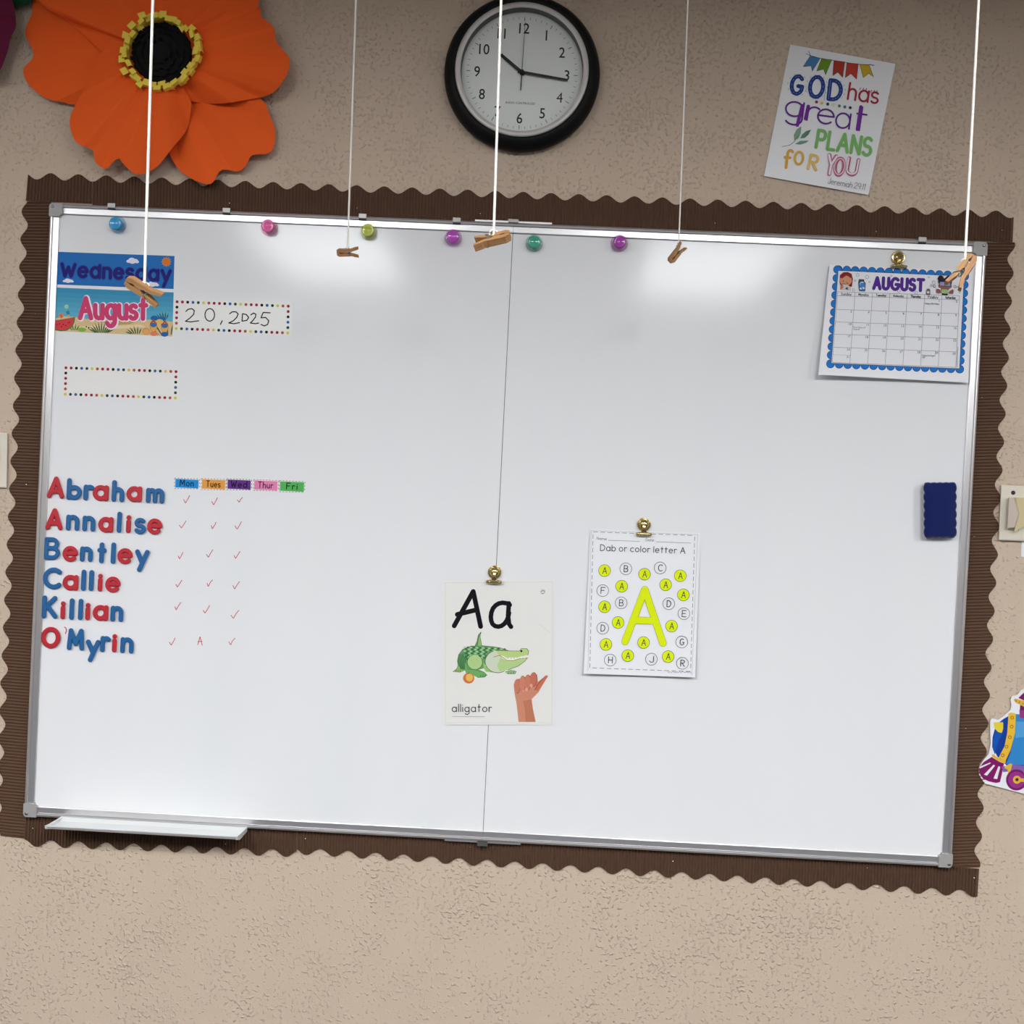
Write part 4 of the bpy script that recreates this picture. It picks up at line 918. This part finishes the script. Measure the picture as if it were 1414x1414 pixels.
# ------------------------------------------------------------------ locomotive cut-out
z = crop(1314, 930, 7.86)
OUT = [(296,1030),(345,945),(405,870),(425,760),(418,540),(425,500),(450,488),(505,505),(560,470),(640,395),(652,340),(640,285),(660,245),(715,235),(755,180),(800,160),(1000,150),(1040,240),(1030,420),(1200,440),(1230,150),(1600,150),(1640,240),(1600,1300),(1500,1420),(1250,1380),(786,1305),(360,1195),(300,1100)]
S = Sheet([z(296,150), z(1640,150), z(1640,1420), z(296,1420)], .0042, M_paper, thick=.0010, outline=[z(*p) for p in OUT[::-1]])
tk = lambda pts, c: S.poly([z(*p) for p in pts], c)
S.up(); tk([(440,800),(445,690),(480,560),(560,495),(620,460),(1200,470),(1220,1010),(600,1000),(500,905)], (20,60,150)); S.up()
tk([(692,440),(1200,470),(1220,1010),(590,985),(640,860),(685,640)], (52,134,200)); tk([(455,700),(500,560),(560,500),(555,640),(500,760),(470,880),(448,820)], (20,84,176)); S.up(); tk([(700,520),(1205,540),(1210,640),(690,700)], (84,160,214))
S.up(); tk([(618,435),(640,425),(685,428),(697,450),(690,640),(640,830),(585,950),(510,915),(575,790),(605,640)], (232,186,54)); S.up()
for x, y in ((657,480),(652,577),(633,692),(597,795),(555,888)): S.ring(z(x,y), 2.0, .45, (130,92,40), 14)
S.lay -= 1; tk([(455,530),(560,530),(560,600),(545,645),(505,635),(465,595)], (232,206,60)); tk([(735,395),(740,480),(786,490),(900,490),(900,400)], (150,56,130)); tk([(745,330),(740,395),(900,420),(905,330)], (110,26,96)); tk([(725,265),(786,205),(920,205),(940,300),(800,300)], (120,26,100)); tk([(672,285),(690,272),(800,300),(940,310),(940,350),(786,360),(700,320)], (226,176,60)); S.up()
for x, y in ((700,296),(735,312),(775,328)): S.ring(z(x,y), .9, .3, (130,92,40), 10)
S.lay -= 1; tk([(436,880),(450,875),(520,925),(590,950),(585,975),(520,960),(445,905)], (226,176,60)); tk([(435,905),(520,960),(570,975),(545,1100),(525,1180),(480,1188),(400,1170),(340,1140),(300,1080),(298,1025),(350,960)], (130,24,100)); S.up()
for pts_ in ([(298,1015),(420,965),(425,975),(310,1030)], [(350,1098),(455,990),(472,1000),(385,1108)], [(455,1140),(510,1005),(528,1015),(495,1145)]): tk(pts_, (234,230,236))
S.lay -= 1; tk([(545,1010),(600,1000),(660,985),(786,1000),(1220,1020),(1220,1090),(650,1060),(560,1070)], (132,96,170)); tk([(575,1010),(640,975),(660,985),(640,1060),(615,1085),(605,1040),(575,1030)], (226,180,56)); S.up()
for x in (705, 1150): S.disc(z(x,1155), 14.6, (120,28,100), n=32); S.up(); S.disc(z(x,1155), 11.5, (152,50,134), n=32); S.up(); S.disc(z(x+5,1153), 5.6, (228,178,54)); S.strokes([[z(x+5,1153), z(x+300 if x < 800 else x,1175)]], 2.4, (228,178,54)); S.up(); S.disc(z(x+5,1152), 2.3, (70,40,50)); S.lay -= 3
tk([(1240,200),(1580,200),(1560,1300),(1230,1300)], (150,44,120)); S.up(); tk([(1300,320),(1500,320),(1490,640),(1300,640)], (84,160,214))
S.done('train_cutout', 'cartoon steam train paper cut-out at photo right edge below switch', 'cut-out')

# ------------------------------------------------------------------ strings and clothespins hanging from the ceiling
def pin_half(sgn):
    L = .036
    pr = [(0,.0002),(.004,.0002),(.006,.0010),(.009,.0010),(.0105,.0002),(.016,.0002),(.019,.0018),(.0225,.0018),(.0245,.0014),(.036,.0046),(.036,.0072),(.028,.0058),(.0265,.0050),(.0225,.0046),(.0210,.0050),(.004,.0050),(0,.0030)]
    return pr
PIN_W = .0074
def build_pin(e_, loc):
    for sgn in (1,-1):
        pr = [(x-.018, z_*1.2*sgn) for x, z_ in pin_half(sgn)]
        a = [loc+Vector((x,-PIN_W/2,z_)) for x, z_ in pr]; c = [loc+Vector((x,PIN_W/2,z_)) for x, z_ in pr]
        b = MB(); b.prism(a, c) if sgn > 0 else b.prism(c, a); b.build('wooden_half', M_wood, e_)
    b = MB(); coil = [loc+Vector((.0027+.0021*math.cos(t), PIN_W*.62*(t/(8*math.pi)*2-1), .0021*math.sin(t))) for t in [8*math.pi*k/80 for k in range(81)]]
    b.tube(coil, .00045, seg=6)
    for s_ in (1,-1): b.tube([loc+Vector((.0027,s_*PIN_W*.62,s_*.0021)), loc+Vector((.006,s_*PIN_W*.6,s_*.0052)), loc+Vector((.0065,0,s_*.0054)), loc+Vector((.006,-s_*PIN_W*.5,s_*.0052))], .00045, seg=6)
    b.build('spring', M_steel, e_)
pin_src = None
D1, D2 = 1.02, .32
for (sx_, ex_, ey_, d, r, rot, pc, where, hang) in (
     (211, 199.5, 394, D1, .0014, (.6,.5,.25), (198,400.5), 'nearest the left side, over the weekday card', 'leftmost, over the weekday card'),
     (491.5, 480, 343, D2, .0016, (.5,-.12,.2), (480,348.5), 'between the pink and olive round magnets', 'between the pink and olive round magnets'),
     (692, 681.8, 322, D1, .0013, (.75,math.pi-.22,-.2), (680,331), 'in the middle, between purple and teal magnets', 'in the middle, between purple and teal magnets'),
     (950, 937.2, 340, D2, .0013, (.25,-.95,.2), (934,350), 'right of the second purple round magnet', 'right of the second purple round magnet'),
     (1351.5, 1332.3, 362, D1, .00125, (.5,math.pi-1.0,.2), (1329.5,374.5), 'over the calendar page corner at right', 'over the calendar page corner at right')):
    a = P(ex_, ey_, d); t_ = P(sx_, 0, d); u = (t_-a).normalized(); top = a + u*((CEIL-.0005-a.z)/u.z); c = P(*pc, d)
    b = MB(); b.tube([c + Vector((.001,.004,.001)), c+Vector((.0005,-.001,.0045)), a, a+u*.01, a+u*.3, top], [r*.7, r*.8, r, r, r, r], seg=10)
    lp = [a + Vector((.0042*math.cos(t), .0016*math.sin(2*t), .0042*math.sin(t)-.001)) for t in [2*math.pi*k/20 for k in range(20)]]
    b.tube(lp, r*.55, seg=7, closed=True)
    tag(b.build('hanging_string', M_cord, origin=top), 'white cotton string hanging from above, ' + hang, 'string', 'strings hanging in front of the board')
    if pin_src is None:
        e_ = pin_src = empty('clothespin', c, '', 'clothespin', 'small wooden clothespins on strings'); build_pin(e_, c)
    else: e_ = copy_tree(pin_src); e_.location = c
    e_['label'] = 'small wooden clothespin hanging on a string ' + where
    e_.rotation_euler = rot
